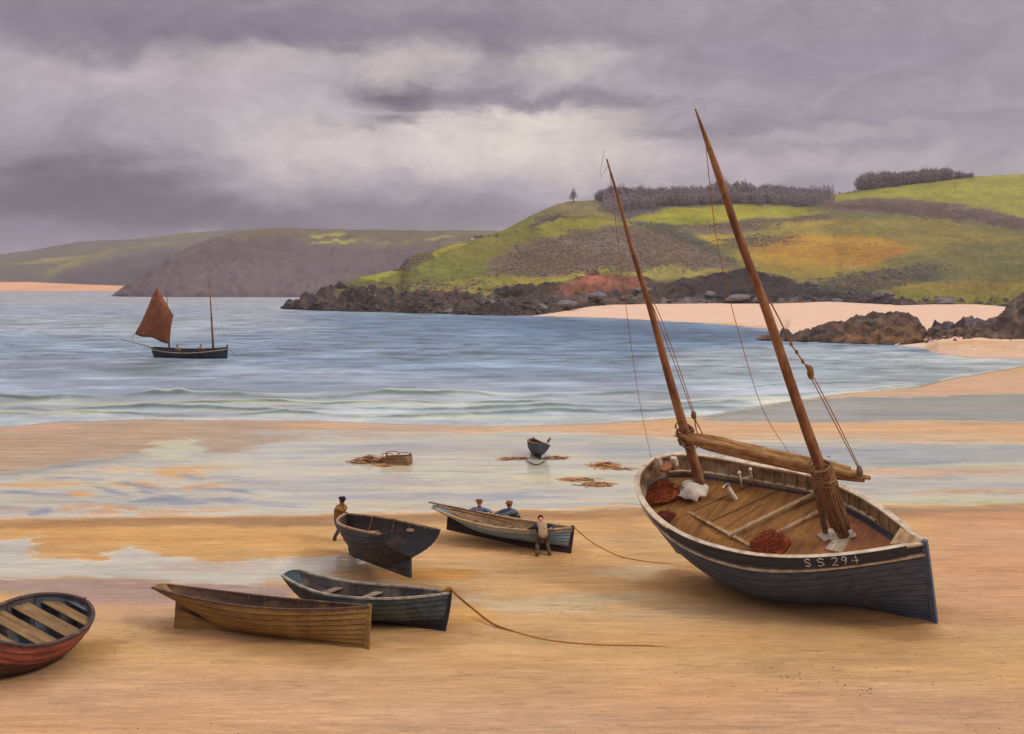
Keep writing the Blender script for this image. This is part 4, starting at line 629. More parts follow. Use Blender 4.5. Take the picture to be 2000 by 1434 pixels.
# ================================================================ BOATS
def hull(p, u, s, side, off=0.0):
    """hull surface in the boat's own frame: u 0 stern..1 bow, s 0 keel..1 gunwale, side -1 starboard, +1 port"""
    um = p.get('um', .45); tr = p.get('tr', 0.0); tb = np.clip((u-um)/(1-um), 0, 1); ts = np.clip((um-u)/um, 0, 1)
    fb = np.maximum(1-tb**p.get('pb', 2.2), 0)**p.get('qb', 1.0); fs = tr+(1-tr)*np.maximum(1-ts**p.get('ps', 2.5), 0)**p.get('qs', 1.0)
    bg = np.maximum(p['B']/2*np.where(u > um, fb, fs)-off, .012 if off == 0 else .004); th = s*np.pi/2
    vb = smooth(um, 1.0, u)*p.get('vb', .75)+p.get('vm', .15); vs = smooth(um*1.0, 0.0, u) if False else 1-smooth(0.0, um, u); wg = p.get('wg', .5)
    yf = (1-vb)*np.sin(th)+vb*s**1.15; yf = (1-vs)*yf+vs*((1-wg)*np.sin(th)**1.1+wg*s**2.0)
    zk = p.get('tuck', 0)*np.clip((.4-u)/.4, 0, 1)**2+p.get('rock', 0)*(2*u-1)**2
    zf = (1-vb)*(1-np.cos(th))+vb*s; zf = (1-vs*.3)*zf+vs*.3*s
    x = p['L']*(u-.5)-p.get('rb', .2)*(1-s)**1.5*smooth(.6, 1, u)+p.get('rs', .1)*(1-s)**1.2*(1-smooth(0, .4, u))
    x = x-np.sign(x)*off*.6*np.where((u > .97) | (u < .03), 1, 0)
    return x, side*bg*yf, zk+(zgun(p, u)-zk)*zf+off*(1-s)
def zgun(p, u): return p['D']+p.get('hb', .3)*np.clip((u-.4)/.6, 0, 1)**2+p.get('hs', .2)*np.clip((.4-u)/.4, 0, 1)**2
def rot(p):
    return np.array(Euler((p['heel'], p['trim'], p['hd']), 'XYZ').to_matrix())
def loc0(p): return np.array([p['X'], p['Y'], p['Z']])
def toworld(p, P): return np.asarray(P, float)@rot(p).T+loc0(p)
def tolocal(p, P): return (np.asarray(P, float)-loc0(p))@rot(p)
def project(P): P = np.asarray(P); return np.array([1000+F*P[..., 0]/P[..., 1], HY-F*(P[..., 2]-H)/P[..., 1]])
def on_plane(p, px, py, axis, val):
    """where the sight line through a picture point meets a plane of the boat (axis 1 = centreline plane, 2 = level plane; val may depend on x)"""
    o = tolocal(p, (0, 0, H)); d = np.array([(px-1000)/F, 1, -(py-HY)/F])@rot(p); x = 0.0
    for _ in range(8):
        v = val(x) if callable(val) else val; t = (v-o[axis])/d[axis]; q = o+d*t; x = q[0]
    return q
def arc_u(n): return .5-.5*np.cos(np.linspace(0, np.pi, n))
def strip(mb, path, side, wo, wi, up, dn, m=0):
    P = np.asarray(path, float); T = np.gradient(P, axis=0); nx, ny = T[:, 1], -T[:, 0]; l = np.hypot(nx, ny)+1e-9; n = np.stack([nx/l, ny/l, 0*l], 1)*(-side)
    z = np.array([0, 0, 1.0]); V = []
    for a, b in ((wo, up), (-wi, up), (-wi, -dn), (wo, -dn)): V.append(P+n*a+z*b)
    V = np.stack(V, 1).reshape(-1, 3); k = len(P); Fs = [(4*i+j, 4*i+(j+1) % 4, 4*i+4+(j+1) % 4, 4*i+4+j) for i in range(k-1) for j in range(4)]+[(3, 2, 1, 0), tuple(4*(k-1)+j for j in range(4))]
    mb.add(V, Fs, m)
def hull_mesh(p, root, mats, bands, planks=8, step=.012, th=.05, inner=2, sdk=0.0):
    """closed shell: clinker-stepped outside in colour bands, plain inside, rim"""
    U = arc_u(64); S = np.array([(k+f)/planks for k in range(planks) for f in (0, .3, .6, .88)]+[1.0]); ns = len(S); seam = len(mats); nu = len(U); mb = MB()
    for sd in (-1, 1):
        V = []
        for s in S:
            fr = (s*planks) % 1.0; o = step*(1-fr) if s < 1 else 0.0
            x, y, z = hull(p, U, np.full(nu, s), sd); y = y+sd*o*np.minimum(1, np.abs(y)*6); V.append(np.stack([x, y, z], 1))
        Si = np.linspace(sdk, 1, 14)
        Vi = [np.stack(hull(p, U, np.full(nu, s), sd, th), 1) for s in Si[::-1]]
        A = np.concatenate(V+Vi); b = len(mb.v); mb.v += [tuple(a) for a in A.tolist()]; R = ns+len(Si)
        for r in range(R-1):
            if r == ns-1: mi = inner
            elif r >= ns: mi = inner if not isinstance(inner, (list, tuple)) else 0
            else: mi = seam if (r % 4 == 3 and r < ns-2) else next(m for lim, m in bands if S[r]+1e-6 < lim)
            if r >= ns-1: mi = inner(Si[::-1][min(max(r-ns, 0), 13)]) if callable(inner) else inner
            for c in range(nu-1):
                f = (b+r*nu+c, b+r*nu+c+1, b+(r+1)*nu+c+1, b+(r+1)*nu+c); mb.f.append(f if sd < 0 else f[::-1]); mb.m.append(mi)
    me_ = mb.build('hull', list(mats)+[seam_mat], root, True)
    for e in me_.data.polygons: pass
    try: me_.data.set_sharp_from_angle(angle=math.radians(38))
    except Exception: pass
    return me_
def side_path(p, sd, s, u0=0.0, u1=1.0, n=48, off=0.0):
    U = u0+(u1-u0)*arc_u(n); return np.stack(hull(p, U, np.full(n, s), sd, off), 1)
def rail_part(p, root, mat, name='gunwale', s=1.0, wo=.03, wi=.06, up=.025, dn=.03, u0=0.0, u1=1.0, sides=(-1, 1), **k):
    mb = MB()
    for sd in sides: strip(mb, side_path(p, sd, s, u0, u1), sd, wo, wi, up, dn)
    return mb.build(name, mat, root, **k)
def keel_part(p, root, mat, kd=.15, w=.07, sk=.04, **k):
    """plate keel: runs under the hull and on aft as a skeg to sk*L, its top following the hull and the raked stern"""
    S = np.linspace(0, 1, 60); xs, _, zs = hull(p, np.zeros(60), S, 1); x0 = p['L']*(sk-.5); top = [(float(a), float(b)+.03) for a, b in zip(xs[::-1], zs[::-1]) if a > x0]
    top = [(x0, float(np.interp(-x0, -xs, zs))+.03)]+top if x0 < xs[0] else []
    U = np.linspace(0, 1, 50); xh, _, zh = hull(p, U, U*0, 1); top += [(float(a), float(b)+.05) for a, b in zip(xh, zh) if a > max(x0, xs[0])+.01]
    top = sorted(top); n = len(top); V = []
    for y in (-w/2, w/2): V += [(a, y, -kd) for a, b in top]+[(a, y, b) for a, b in top]
    Fs = []
    for i in range(n-1): Fs += [(i, i+1, n+i+1, n+i), (2*n+i, 3*n+i, 3*n+i+1, 2*n+i+1), (i, 2*n+i, 2*n+i+1, i+1), (n+i, n+i+1, 3*n+i+1, 3*n+i)]
    Fs += [(0, n, 3*n, 2*n), (n-1, 3*n-1, 4*n-1, 2*n-1)]
    return MB().add(V, Fs).build('keel', mat, root, **k)
def stem_part(p, root, mat, w=.09, proud=.05, head=.08, **k):
    S = np.linspace(0, 1, 14); x, _, z = hull(p, np.ones(14), S, 1); V = []; z = z.copy(); z[-1] += head; z[0] -= k.pop('kd', 0)
    for a, b in zip(x, z): V += [(a-.10, -w/2, b), (a+proud, -w/2, b), (a+proud, w/2, b), (a-.10, w/2, b)]
    Fs = [(4*i+j, 4*i+(j+1) % 4, 4*i+4+(j+1) % 4, 4*i+4+j) for i in range(13) for j in range(4)]+[(3, 2, 1, 0), (52, 53, 54, 55)]
    return MB().add(V, Fs).build('stem_post', mat, root, bevel=.008, **k)
def transom_part(p, root, mat, t=.05, **k):
    S = np.linspace(0, 1, 16); xs, ys, zs = hull(p, np.zeros(16), S, 1); zs = zs.copy(); V = []; z1 = zs[-1]
    pts = [(-y, z) for y, z in zip(ys[::-1], zs[::-1])]+[(y, z) for y, z in zip(ys[1:], zs[1:])]; xx = list(xs[::-1])+list(xs[1:])
    top = [(ys[-1]*f, z1+.07*(1-f*f)) for f in np.linspace(.8, -.8, 7)]; pts += top; xx += [xs[-1]]*7
    n = len(pts)
    for dx in (-.012, -.012+t): V += [(a+dx, y*(1.01), z) for a, (y, z) in zip(xx, pts)]
    Fs = [tuple(range(n)), tuple(range(2*n-1, n-1, -1))]+[(i, (i+1) % n, n+(i+1) % n, n+i) for i in range(n)]
    return MB().add(V, Fs).build('transom', mat, root, **k)
def thwart_part(p, root, mat, u, z, w=.22, t=.035, name='thwart', **k):
    def half(uu):
        S = np.linspace(0, 1, 60); x, y, zz = hull(p, np.full(60, uu), S, 1, .05); i = int(np.argmin(np.abs(zz-z))); return x[i], y[i]
    du = w/2/p['L']; (xa, ya), (xb, yb) = half(u-du), half(u+du); x0, x1 = p['L']*(u-.5)-w/2, p['L']*(u-.5)+w/2; V = []
    for zz in (z-t, z): V += [(x0, -ya, zz), (x1, -yb, zz), (x1, yb, zz), (x0, ya, zz)]
    return MB().add(V, [(3, 2, 1, 0), (4, 5, 6, 7), (0, 1, 5, 4), (1, 2, 6, 5), (2, 3, 7, 6), (3, 0, 4, 7)]).build(name, mat, root, bevel=.006, **k)
def ribs(p, root, mat, us, s0=.15, s1=.99, r=.018):
    for u in us:
        for sd in (-1, 1):
            S = np.linspace(s0, s1, 9); P = np.stack(hull(p, np.full(9, u), S, sd, .06), 1); MB().tube(P, r, 4).build('rib', mat, root)
def floor_part(p, root, mat, u0=.1, u1=.9, z=.12, name='floorboards'):
    U = np.linspace(u0, u1, 20); mb = MB(); L_ = []; S = np.linspace(0, 1, 60)
    for u in U:
        x, y, zz = hull(p, np.full(60, u), S, 1, .05); zf = zz[0]+z; i = int(np.argmin(np.abs(zz-zf))); L_.append((p['L']*(u-.5), y[i], zf))
    V = []; ny = 9
    for x, y, z_ in L_: V += [(x, y*(-1+2*j/(ny-1)), z_) for j in range(ny)]
    return mb.add(V, [(i*ny+j, (i+1)*ny+j, (i+1)*ny+j+1, i*ny+j+1) for i in range(19) for j in range(ny-1)]).build(name, mat, root)
def boat_root(name, p, **k): return empty(name, (p['X'], p['Y'], p['Z']), (p['heel'], p['trim'], p['hd']), **k)
def rope(name, pts, r, mat, n=6, **k):
    P = [Vector(tuple(map(float, q))) for q in pts]; out = []
    for i in range(len(P)-1):
        a, b, c, d = P[max(i-1, 0)], P[i], P[i+1], P[min(i+2, len(P)-1)]
        for j in range(6):
            t = j/6; out.append(.5*((2*b)+(-a+c)*t+(2*a-5*b+4*c-d)*t*t+(-a+3*b-3*c+d)*t**3))
    out.append(P[-1]); return MB().tube(out, r, n).build(name, mat, k.pop('parent', None), True, **k)
seam_mat = paintmat('plank_seam', (48, 40, 38), (34, 30, 30), (84, 66, 54), .85, (2, 2, 2), 3, .4)
navy = paintmat('tarred_navy', (84, 100, 126), (66, 80, 104), (104, 118, 138), .6, (.5, 5, 5), 1.2, .5, .4, .01, .3)
black_t = paintmat('black_tar', (54, 58, 70), (34, 34, 42), (62, 62, 68), .55, (.5, 5, 5), 1.5, .4, .5, .01, .35)
cream = paintmat('cream_paint', (222, 205, 176), (176, 150, 118), (234, 224, 202), .7, (1, 1, 1), 3, .5, .4, .01)
pale_paint = paintmat('white_lettering', (226, 222, 212), (190, 188, 184), None, .7, (1, 1, 1), 6, .2)
bulw = paintmat('bulwark_inside', (170, 142, 104), (118, 92, 64), (210, 190, 158), .8, (1, 1, 1), 3, .7, .4, .01)
deckm = paintmat('worn_deck', (150, 104, 56), (116, 80, 46), (170, 122, 62), .85, (7, .4, 2), 1.6, .8, .6, .01, .15)
deckred = paintmat('ochre_deck', (172, 112, 76), (140, 92, 62), (184, 128, 80), .85, (5, .5, 2), 1.4, .6, .5, .01, .15)
bluein = paintmat('blue_grey_paint', (84, 94, 112), (62, 66, 80), (112, 116, 126), .7, (1, 3, 3), 2, .5, .4, .01)
oak = paintmat('old_spar', (154, 104, 66), (104, 66, 44), (182, 138, 92), .75, (3, 3, .6), 1.6, .5, .6, .01, .25)
oakx = paintmat('yard_bundle', (176, 132, 82), (118, 82, 48), (198, 160, 108), .85, (.5, 7, 7), 2.0, .5, .8, .02, .15)
ropem = paintmat('hemp_rope', (156, 118, 82), (108, 72, 48), (186, 156, 118), .95, (6, 6, 6), 4, .4, .8, .01, .1)
ropeo = paintmat('tawny_rope', (176, 118, 52), (140, 88, 40), (190, 140, 80), .95, (6, 6, 6), 4, .4, .8, .01, .1)
boards = paintmat('pale_boards', (204, 190, 162), (160, 142, 116), (218, 208, 186), .8, (5, .6, 2), 2, .4, .5, .01)
beam = paintmat('deck_beam', (178, 146, 104), (134, 102, 66), (206, 180, 140), .8, (3, .6, 2), 2, .4, .5, .01)
rdseam = paintmat('deck_seam', (104, 76, 50), (84, 60, 42), None, .9, (3, 3, 3), 3)
darkm = paintmat('dark_bilge', (52, 42, 38), (34, 28, 28), (72, 58, 48), .95, (1, 1, 1), 3, .4, .5, .01)
# ---------------------------------------------------------------- the lugger
def lugger():
    p = P['lugger']; root = boat_root('fishing_lugger', p, label='large navy two-masted fishing lugger heeled over on the sand at the right', cat='fishing boat')
    DK = .80
    hull_mesh(p, root, [navy, black_t, bulw, bluein, cream], [(.915, 0), (2, 1)], planks=14, step=.006, th=.10, inner=lambda s: 2 if s > .86 else (3 if s > .77 else 2), sdk=.5)
    zd = lambda u: zgun(p, np.asarray(u, float))-DK
    # deck
    U = arc_u(60)*.97+.015; S = np.linspace(.3, 1, 120); V = []; ny = 15
    for u in U:
        x, y, z = hull(p, np.full(120, u), S, 1, .09); i = int(np.argmin(np.abs(z-float(zd(u))))); V += [(x[i], y[i]*t, float(zd(u))+.06*(1-t*t)) for t in np.linspace(-1, 1, ny)]
    x0h, x1h = .35, 1.05           # main hatch, between two beams, shown open by a dark slab
    mb = MB(); Fs = []; ms = []; keep = []
    for i in range(59):
        for j in range(ny-1):
            cx = (V[i*ny+j][0]+V[(i+1)*ny+j][0])/2; cy = (V[i*ny+j][1]+V[i*ny+j+1][1])/2
            Fs.append((i*ny+j, (i+1)*ny+j, (i+1)*ny+j+1, i*ny+j+1)); ms.append(1 if cx > 1.55 else 0)
    mb.v = V; mb.f = Fs; mb.m = ms; mb.build('deck', [deckm, deckred], root, True)
    Z = lambda x: float(zd(x/p['L']+.5))+.05
    def dp(px, py, h=0.0): return on_plane(p, px, py, 2, lambda x: Z(x)+h)
    # athwartship beams and a dark slab for the shade in the open hatch
    for i, (a, b, w, h) in enumerate([((1422, 1052), (1600, 966), .16, .16), ((1516, 1046), (1640, 984), .13, .13)]):
        q, r = dp(*a), dp(*b); MB().bar(q+np.array([0, 0, h/2]), r+np.array([0, 0, h/2]), w, h).build('hatch_coaming', beam, root, bevel=.015)
    q = [dp(1604, 972), dp(1632, 988), dp(1655, 985), dp(1640, 968)]; MB().add([tuple(a+np.array([0, 0, .015])) for a in q]+[tuple(a-np.array([0, 0, .01])) for a in q], [(0, 1, 2, 3), (7, 6, 5, 4), (0, 4, 5, 1), (1, 5, 6, 2), (2, 6, 7, 3), (3, 7, 4, 0)]).build('hatch', darkm, root)
    for a, b in (((1398, 1044), (1490, 985)), ((1330, 1010), (1470, 945)), ((1365, 1030), (1540, 948)), ((1440, 1060), (1470, 1046))):
        MB().bar(dp(*a)+np.array([0, 0, .004]), dp(*b)+np.array([0, 0, .004]), .03, .014).build('deck_seam_batten', rdseam, root)
    MB().bar(dp(1345, 1000), dp(1470, 1068), .12, .05).build('deck_plank', beam, root)
    # rails: cream capping, black sheer plank to starboard, cream stripe below
    rail_part(p, root, cream, 'rail_cap', 1.0, .035, .15, .05, .03, 0, .995, bevel=.01)
    rail_part(p, root, cream, 'waterway', .885, -.08, .17, .02, .03, .03, .80, (1,)); 
    rail_part(p, root, black_t, 'wash_strake', 1.0, .052, -.028, .075, .26, .22, .955, (-1,))
    rail_part(p, root, cream, 'rub_strake', .895, .07, .02, .032, .032, .0, .995)
    for sd in (-1, 1):
        for u in np.linspace(.05, .93, 22):
            a = np.array(hull(p, np.array(u), np.array(.86), sd, .13)); b = np.array(hull(p, np.array(u), np.array(.985), sd, .12)); MB().bar(a, b, .07, .07, (1, 0, 0)).build('timber_head', bulw, root)
    stem_part(p, root, navy, .14, .06, .10, kd=.25); keel_part(p, root, navy, .2, .142, .2)
    xb = np.array(hull(p, np.array(.985), np.array(1.0), 1)); MB().add([(xb[0]-.75, -.42, xb[2]+.055), (xb[0]-.75, .42, xb[2]+.055), (xb[0]+.02, .07, xb[2]+.055), (xb[0]+.02, -.07, xb[2]+.055), (xb[0]-.75, -.42, xb[2]-.05), (xb[0]-.75, .42, xb[2]-.05), (xb[0]+.02, .07, xb[2]-.05), (xb[0]+.02, -.07, xb[2]-.05)], [(0, 3, 2, 1), (4, 5, 6, 7), (0, 1, 5, 4), (1, 2, 6, 5), (2, 3, 7, 6), (3, 0, 4, 7)]).build('breasthook', beam, root, bevel=.012)
    # stern timbers
    for px, py in ((1287, 905), (1318, 906)):
        q = on_plane(p, px, py, 2, lambda x: float(zgun(p, np.clip(x/p['L']+.5, 0, 1)))+.05); MB().box((q[0], q[1], q[2]+.10), (.22, .16, .32)).build('stern_post', cream, root, bevel=.015)
    q = on_plane(p, 1302, 913, 2, lambda x: float(zgun(p, np.clip(x/p['L']+.5, 0, 1)))+.02); MB().box(q, (.3, .5, .12)).build('stern_chock', deckred, root, bevel=.02)
    # masts: step on the deck, run up square to it
    masts = {}
    def mast(nm, foot, tip, r0, r1, prof=None):
        b = on_plane(p, foot[0], foot[1], 2, Z); o = tolocal(p, (0, 0, H)); d = np.array([(tip[0]-1000)/F, 1, -(tip[1]-HY)/F])@rot(p); z = np.array([0, 0, 1.0])
        w0 = o-b; A = d@d; B_ = d@z; C = 1.0; D_ = d@w0; E_ = z@w0; t = (B_*E_-C*D_)/(A*C-B_*B_); top = o+d*t
        n = 26; pts = [b+(top-b)*k/(n-1)+np.array([0, 0, 0])+np.array([.03*math.sin(k*.6), .02*math.cos(k*.8), 0])*math.sin(math.pi*k/(n-1)) for k in range(n)]
        rr = [r0+(r1-r0)*(k/(n-1))**1.15 if prof is None else prof(k/(n-1)) for k in range(n)]
        pts[0] = pts[0]-np.array([0, 0, .25]); MB().tube(pts, rr, 12).build(nm, oak, root, True); masts[nm+str(foot[0])] = (b, top); return b, top
    mz = mast('mast', (1372, 962), (1185, 311), .185, .025); fm = mast('mast', (1650, 1050), (1358, 213), .20, .03, lambda t: (.19-.105*t) if t < .90 else (.088-.66*(t-.90)) if t > .91 else .10)
    def on_mast(m, py):
        lo, hi = 0.0, 1.0
        for _ in range(40):
            k = (lo+hi)/2; y = project(toworld(p, m[0]+(m[1]-m[0])*k))[1]
            if y > py: lo = k
            else: hi = k
        return m[0]+(m[1]-m[0])*lo
    caml = tolocal(p, (0, 0, H))
    def near(m, px, py, off=.25):
        """point beside the mast, at the mast's distance less a little"""
        q = toworld(p, on_mast(m, py)); return tolocal(p, PT(px, py, q[1]-off))
    # yards lashed along between the masts
    ya = near(mz, 1328, 852, .30); yb = near(fm, 1700, 934, .30); ax = (yb-ya); axn = ax/np.linalg.norm(ax); sdv = np.cross(axn, [0, 0, 1]); sdv /= np.linalg.norm(sdv); upv = np.cross(sdv, axn)
    for k, (a, b, t0, t1, r) in enumerate([(0, 0, 0.0, 1.0, .075), (.10, .08, .05, .93, .12), (-.06, .12, .06, .9, .11), (.02, -.10, .10, .97, .12), (.14, -.03, .08, .88, .10), (-.1, -.02, .07, .95, .10)]):
        pts = [ya+ax*t+(sdv*a+upv*b)*(1 if 0 < k else 1)*min(1, (t+.02)*7, (1.06-t)*7)-np.array([0, 0, .05])*math.sin(math.pi*t) for t in np.linspace(t0, t1, 18)]
        MB().tube(pts, [r*1.38*(.5+.5*min(1, 6*(j+1)/18, 5*(18-j)/18))*(1+.06*math.sin(j*1.7+k)) for j in range(18)], 9).build('yard' if k == 0 else 'furled_sail', oakx, root, True)
    # lashings
    def coil(m, py0, py1, r, nturn, seed, nm='lashing', shift=0.0):
        rg = random.Random(seed); mb = MB(); a, b = on_mast(m, py0), on_mast(m, py1)
        for k in range(nturn):
            c = a+(b-a)*(k+.5)/nturn+axn*shift; tl = rg.uniform(-.35, .35); pts = []
            for j in range(13):
                th = 2*math.pi*j/12; R_ = r*rg.uniform(.9, 1.2); pts.append(c+np.array([math.cos(th)*R_, math.sin(th)*R_, tl*math.cos(th)*r*2+rg.uniform(-.02, .02)]))
            mb.tube(pts, .026, 5)
        for k in range(nturn):
            c = a+(b-a)*rg.random(); th = rg.uniform(0, 6.3); q = c+np.array([math.cos(th), math.sin(th), rg.uniform(-.2, .6)])*r*1.1; mb.tube([q, q+np.array([math.cos(th)*.12, math.sin(th)*.12, rg.uniform(-.12, .12)])], [.02, .008], 4)
        return mb.build(nm, ropem, root, True)
    coil(mz, 866, 836, .27, 11, 1, 'mizzen_lashing')
    coil(fm, 945, 908, .31, 15, 2, 'foremast_lashing')
    mb = MB(); rg = random.Random(5)      # falls of rope hanging from the lashing to the deck
    top, bot = on_mast(fm, 925), on_mast(fm, 1030)
    for k in range(46):
        th = 2*math.pi*k/46; R0 = .30*rg.uniform(.85, 1.12); R1 = .24*rg.uniform(.8, 1.15); n = 9; pts = []
        for j in range(n):
            f = j/(n-1); c = top+(bot-top)*(f*1.0); R_ = R0+(R1-R0)*f; pts.append(c+np.array([math.cos(th+f*.25)*R_+rg.uniform(-.015, .015), math.sin(th+f*.25)*R_+rg.uniform(-.015, .015), .10 if j == 0 else 0]))
        pts = [top+np.array([0, 0, .2])+(pts[0]-top)*.6]+pts; mb.tube(pts, .03, 5)
    mb.build('rope_falls', ropem, root, True)
    # mast step boards
    for k, (a, b) in enumerate([((1603, 1052), (1642, 1034)), ((1622, 1055), (1668, 1040))]):
        q, r = dp(*a, .06), dp(*b, .06); MB().bar(q, r, .42, .07).build('mast_step', boards, root, bevel=.01)
    q = dp(1640, 1058, .03); MB().box(q, (.5, 1.0, .07)).build('mast_step', boards, root, bevel=.01)
    # galley chimney, belaying frame
    q = dp(1437, 976); ch = q+np.array([0, 0, .62]); ch2 = on_plane(p, 1421, 952, 1, q[1]+.0)
    o = MB(); o.tube([q, ch2], [.085, .095], 12, cap=False); o.tube([ch2, ch2+(ch2-q)*.16], [.095, .15], 12, cap=False); o.build('stove_pipe', cream, root, True)
    MB().tube([ch2, ch2+(ch2-q)*.1], [.085, .105], 12).build('pipe_mouth', darkm, root)
    q1, q2 = dp(1450, 953), dp(1472, 948); up = np.array([0, 0, .62]); mb = MB(); mb.tube([q1, q1+up], [.035, .045], 8); mb.tube([q2, q2+up*1.05], [.035, .045], 8); mb.tube([q1+up*.55, q2+up*.62], [.03, .03], 8); mb.blob(tuple(q1+up), (.07, .07, .07), amp=.1); mb.blob(tuple(q2+up*1.05), (.07, .07, .07), amp=.1); mb.build('belaying_frame', cream, root, True)
    # leaning prop beside the foremast
    a = dp(1613, 1044, .03); b = near(fm, 1592, 946, -.1)
    pr = MB(); pr.bar(a, b, .16, .10); pr.build('prop', paintmat('grey_prop', (132, 106, 80), (98, 78, 60), (164, 140, 112), .85, (3, 3, 3), 2), root, bevel=.012)
    # rigging
    thin = ropeo
    def rig(nm, pts, r=.012): rope(nm, pts, r, thin, 5, parent=root)
    def wpt(px, py, d): return tolocal(p, PT(px, py, d))
    wy = lambda m, py: toworld(p, on_mast(m, py))[1]
    railp = lambda u, sd: np.array(hull(p, np.array(u), np.array(1.0), sd))
    rig('stay', [on_mast(fm, 268), wpt(1400, 470, wy(fm, 470)+.3), wpt(1440, 640, wy(fm, 640)+.8), wpt(1490, 800, 38.0), wpt(1545, 890, 38.2)], .011)
    rig('stay', [on_mast(mz, 330), wpt(1208, 480, wy(mz, 480)+.2), wpt(1236, 700, wy(mz, 700)+.3), wpt(1252, 800, 39.4), wpt(1272, 895, 39.6)], .009)
    rig('pennant_line', [on_mast(mz, 322), wpt(1172, 345, wy(mz, 330)), wpt(1181, 292, wy(mz, 320))], .006)
    for dx in (0, 6): rig('halyard', [on_mast(mz, 560), wpt(1280+dx, 610, wy(mz, 610)), wpt(1318+dx, 712, wy(mz, 712)), wpt(1351+dx*.5, 803, wy(mz, 803))], .014)
    MB().blob(tuple(wpt(1355, 811, wy(mz, 811))), (.09, .09, .17), amp=.12).build('block', ropem, root, True)
    for dx in (-3, 4): rig('halyard', [wpt(1357, 818, wy(mz, 818)), wpt(1362+dx, 835, wy(mz, 835)), wpt(1370+dx*1.6, 856, wy(mz, 850)-.1)], .022)
    c0 = [(1508, 596), (1527, 633), (1545, 672), (1556, 688), (1568, 706), (1576, 716)]
    rig('halyard', [on_mast(fm, 560)]+[wpt(x, y, wy(fm, y)) for x, y in c0[:1]+c0], .022)
    for x, y in c0[2:]: MB().blob(tuple(wpt(x, y, wy(fm, y)-.02)), (.05, .05, .08), amp=.1, n=5).build('bead', ropem, root, True)
    MB().blob(tuple(wpt(1583, 728, wy(fm, 728))), (.10, .10, .24), amp=.15).build('block', ropem, root, True)
    for dx in (-2, 4): rig('halyard', [wpt(1586+dx, 738, wy(fm, 738)), wpt(1628+dx, 818, wy(fm, 818)), wpt(1676+dx*.5, 912, wy(fm, 912)-.2)], .016)
    MB().blob(tuple(wpt(1679, 921, wy(fm, 921)-.25)), (.10, .10, .2), amp=.12).build('block', paintmat('block_wood', (120, 110, 92), (88, 78, 66)), root, True)
    # registration painted on the black strake, stroke by stroke
    G5 = {'S': [[(.9, .85), (.5, 1), (.1, .8), (.25, .55), (.7, .45), (.9, .2), (.5, 0), (.1, .12)]], '2': [[(.1, .8), (.5, 1), (.9, .8), (.7, .45), (.1, 0), (.95, .02)]], '9': [[(.85, .7), (.5, .45), (.15, .65), (.4, 1), (.85, .85), (.85, .5), (.6, 0)]], '4': [[(.7, 0), (.7, 1), (.1, .35), (.98, .35)]]}
    us = np.linspace(.5, .95, 300); rp = np.stack(hull(p, us, us*0+1.0, -1), 1); T_ = np.gradient(rp, axis=0); nn = np.stack([T_[:, 1], -T_[:, 0], 0*us], 1); nn /= np.linalg.norm(nn, axis=1)[:, None]; rp = rp+nn*.058
    q = project(toworld(p, rp)); at_px = lambda px: np.array([np.interp(px, q[0], rp[:, k]) for k in range(3)])
    for ch_, a, b in (('S', 1570, 1583), ('S', 1594, 1610), ('2', 1622, 1636), ('9', 1641, 1654), ('4', 1660, 1676)):
        mb = MB()
        for st in G5[ch_]: mb.tube([at_px(a+(b-a)*x)+np.array([0, 0, -.235+.28*y]) for x, y in st], .016, 5)
        mb.build('numeral' if ch_.isdigit() else 'letter', pale_paint, root, True)
    # loose gear lying aboard: things of their own
    def aboard(px, py, name, build, mat, label, cat, h=0.0, sm=True, group=None):
        q = dp(px, py, h); w = toworld(p, q); mb = build(); o = mb.build(name, mat, None, sm, label=label, cat=cat, group=group); o.location = tuple(w); o.rotation_euler = (p['heel'], p['trim'], p['hd']); return o
    net_m = paintmat('barked_net', (158, 78, 42), (108, 54, 36), (172, 100, 54), .95, (3, 3, 3), 3, .5, .9, .02, .1)
    def net(rx, ry, h, seed, n=150):
        def f():
            rg = random.Random(seed); mb = MB(); mb.blob((0, 0, 0), (rx*.92, ry*.92, h*.8), seed=seed, amp=.35, n=9)
            for k in range(n):
                a = rg.uniform(0, 6.28); r = rg.random()**.5; cx, cy = math.cos(a)*r*rx*.85, math.sin(a)*r*ry*.85; cz = h*.85*math.sqrt(max(0, 1-(r*.9)**2)); t0 = rg.uniform(0, 6.3); R_ = rg.uniform(.06, .16)
                mb.tube([(cx+math.cos(t0+j*.9)*R_, cy+math.sin(t0+j*.9)*R_, cz+rg.uniform(-.02, .05)) for j in range(6)], .014, 4)
            return mb
        return f
    aboard(1500, 1066, 'fishing_net', net(.55, .78, .14, 3), net_m, 'rust red heap of net on the lugger deck near the middle of its low side', 'net', .04)
    aboard(1288, 965, 'fishing_net', net(.62, .75, .16, 4), net_m, 'dark orange heap of net tucked inside the rounded stern of the lugger', 'net', .05)
    aboard(1300, 1012, 'fishing_net', net(.34, .3, .10, 6, 60), paintmat('net_dark', (132, 66, 44), (92, 44, 34), None, .95), 'small trailing end of brown net inside the lugger below the orange heap', 'net', .03)
    tub = paintmat('grey_tub', (118, 98, 78), (86, 70, 58), None, .9)
    aboard(1352, 972, 'tub', lambda: MB().tube([(0, 0, 0), (0, 0, .22), (0, 0, .46)], [.24, .29, .27], 16), tub, 'grey wooden tub under the white cloth beside the aft mast', 'tub')
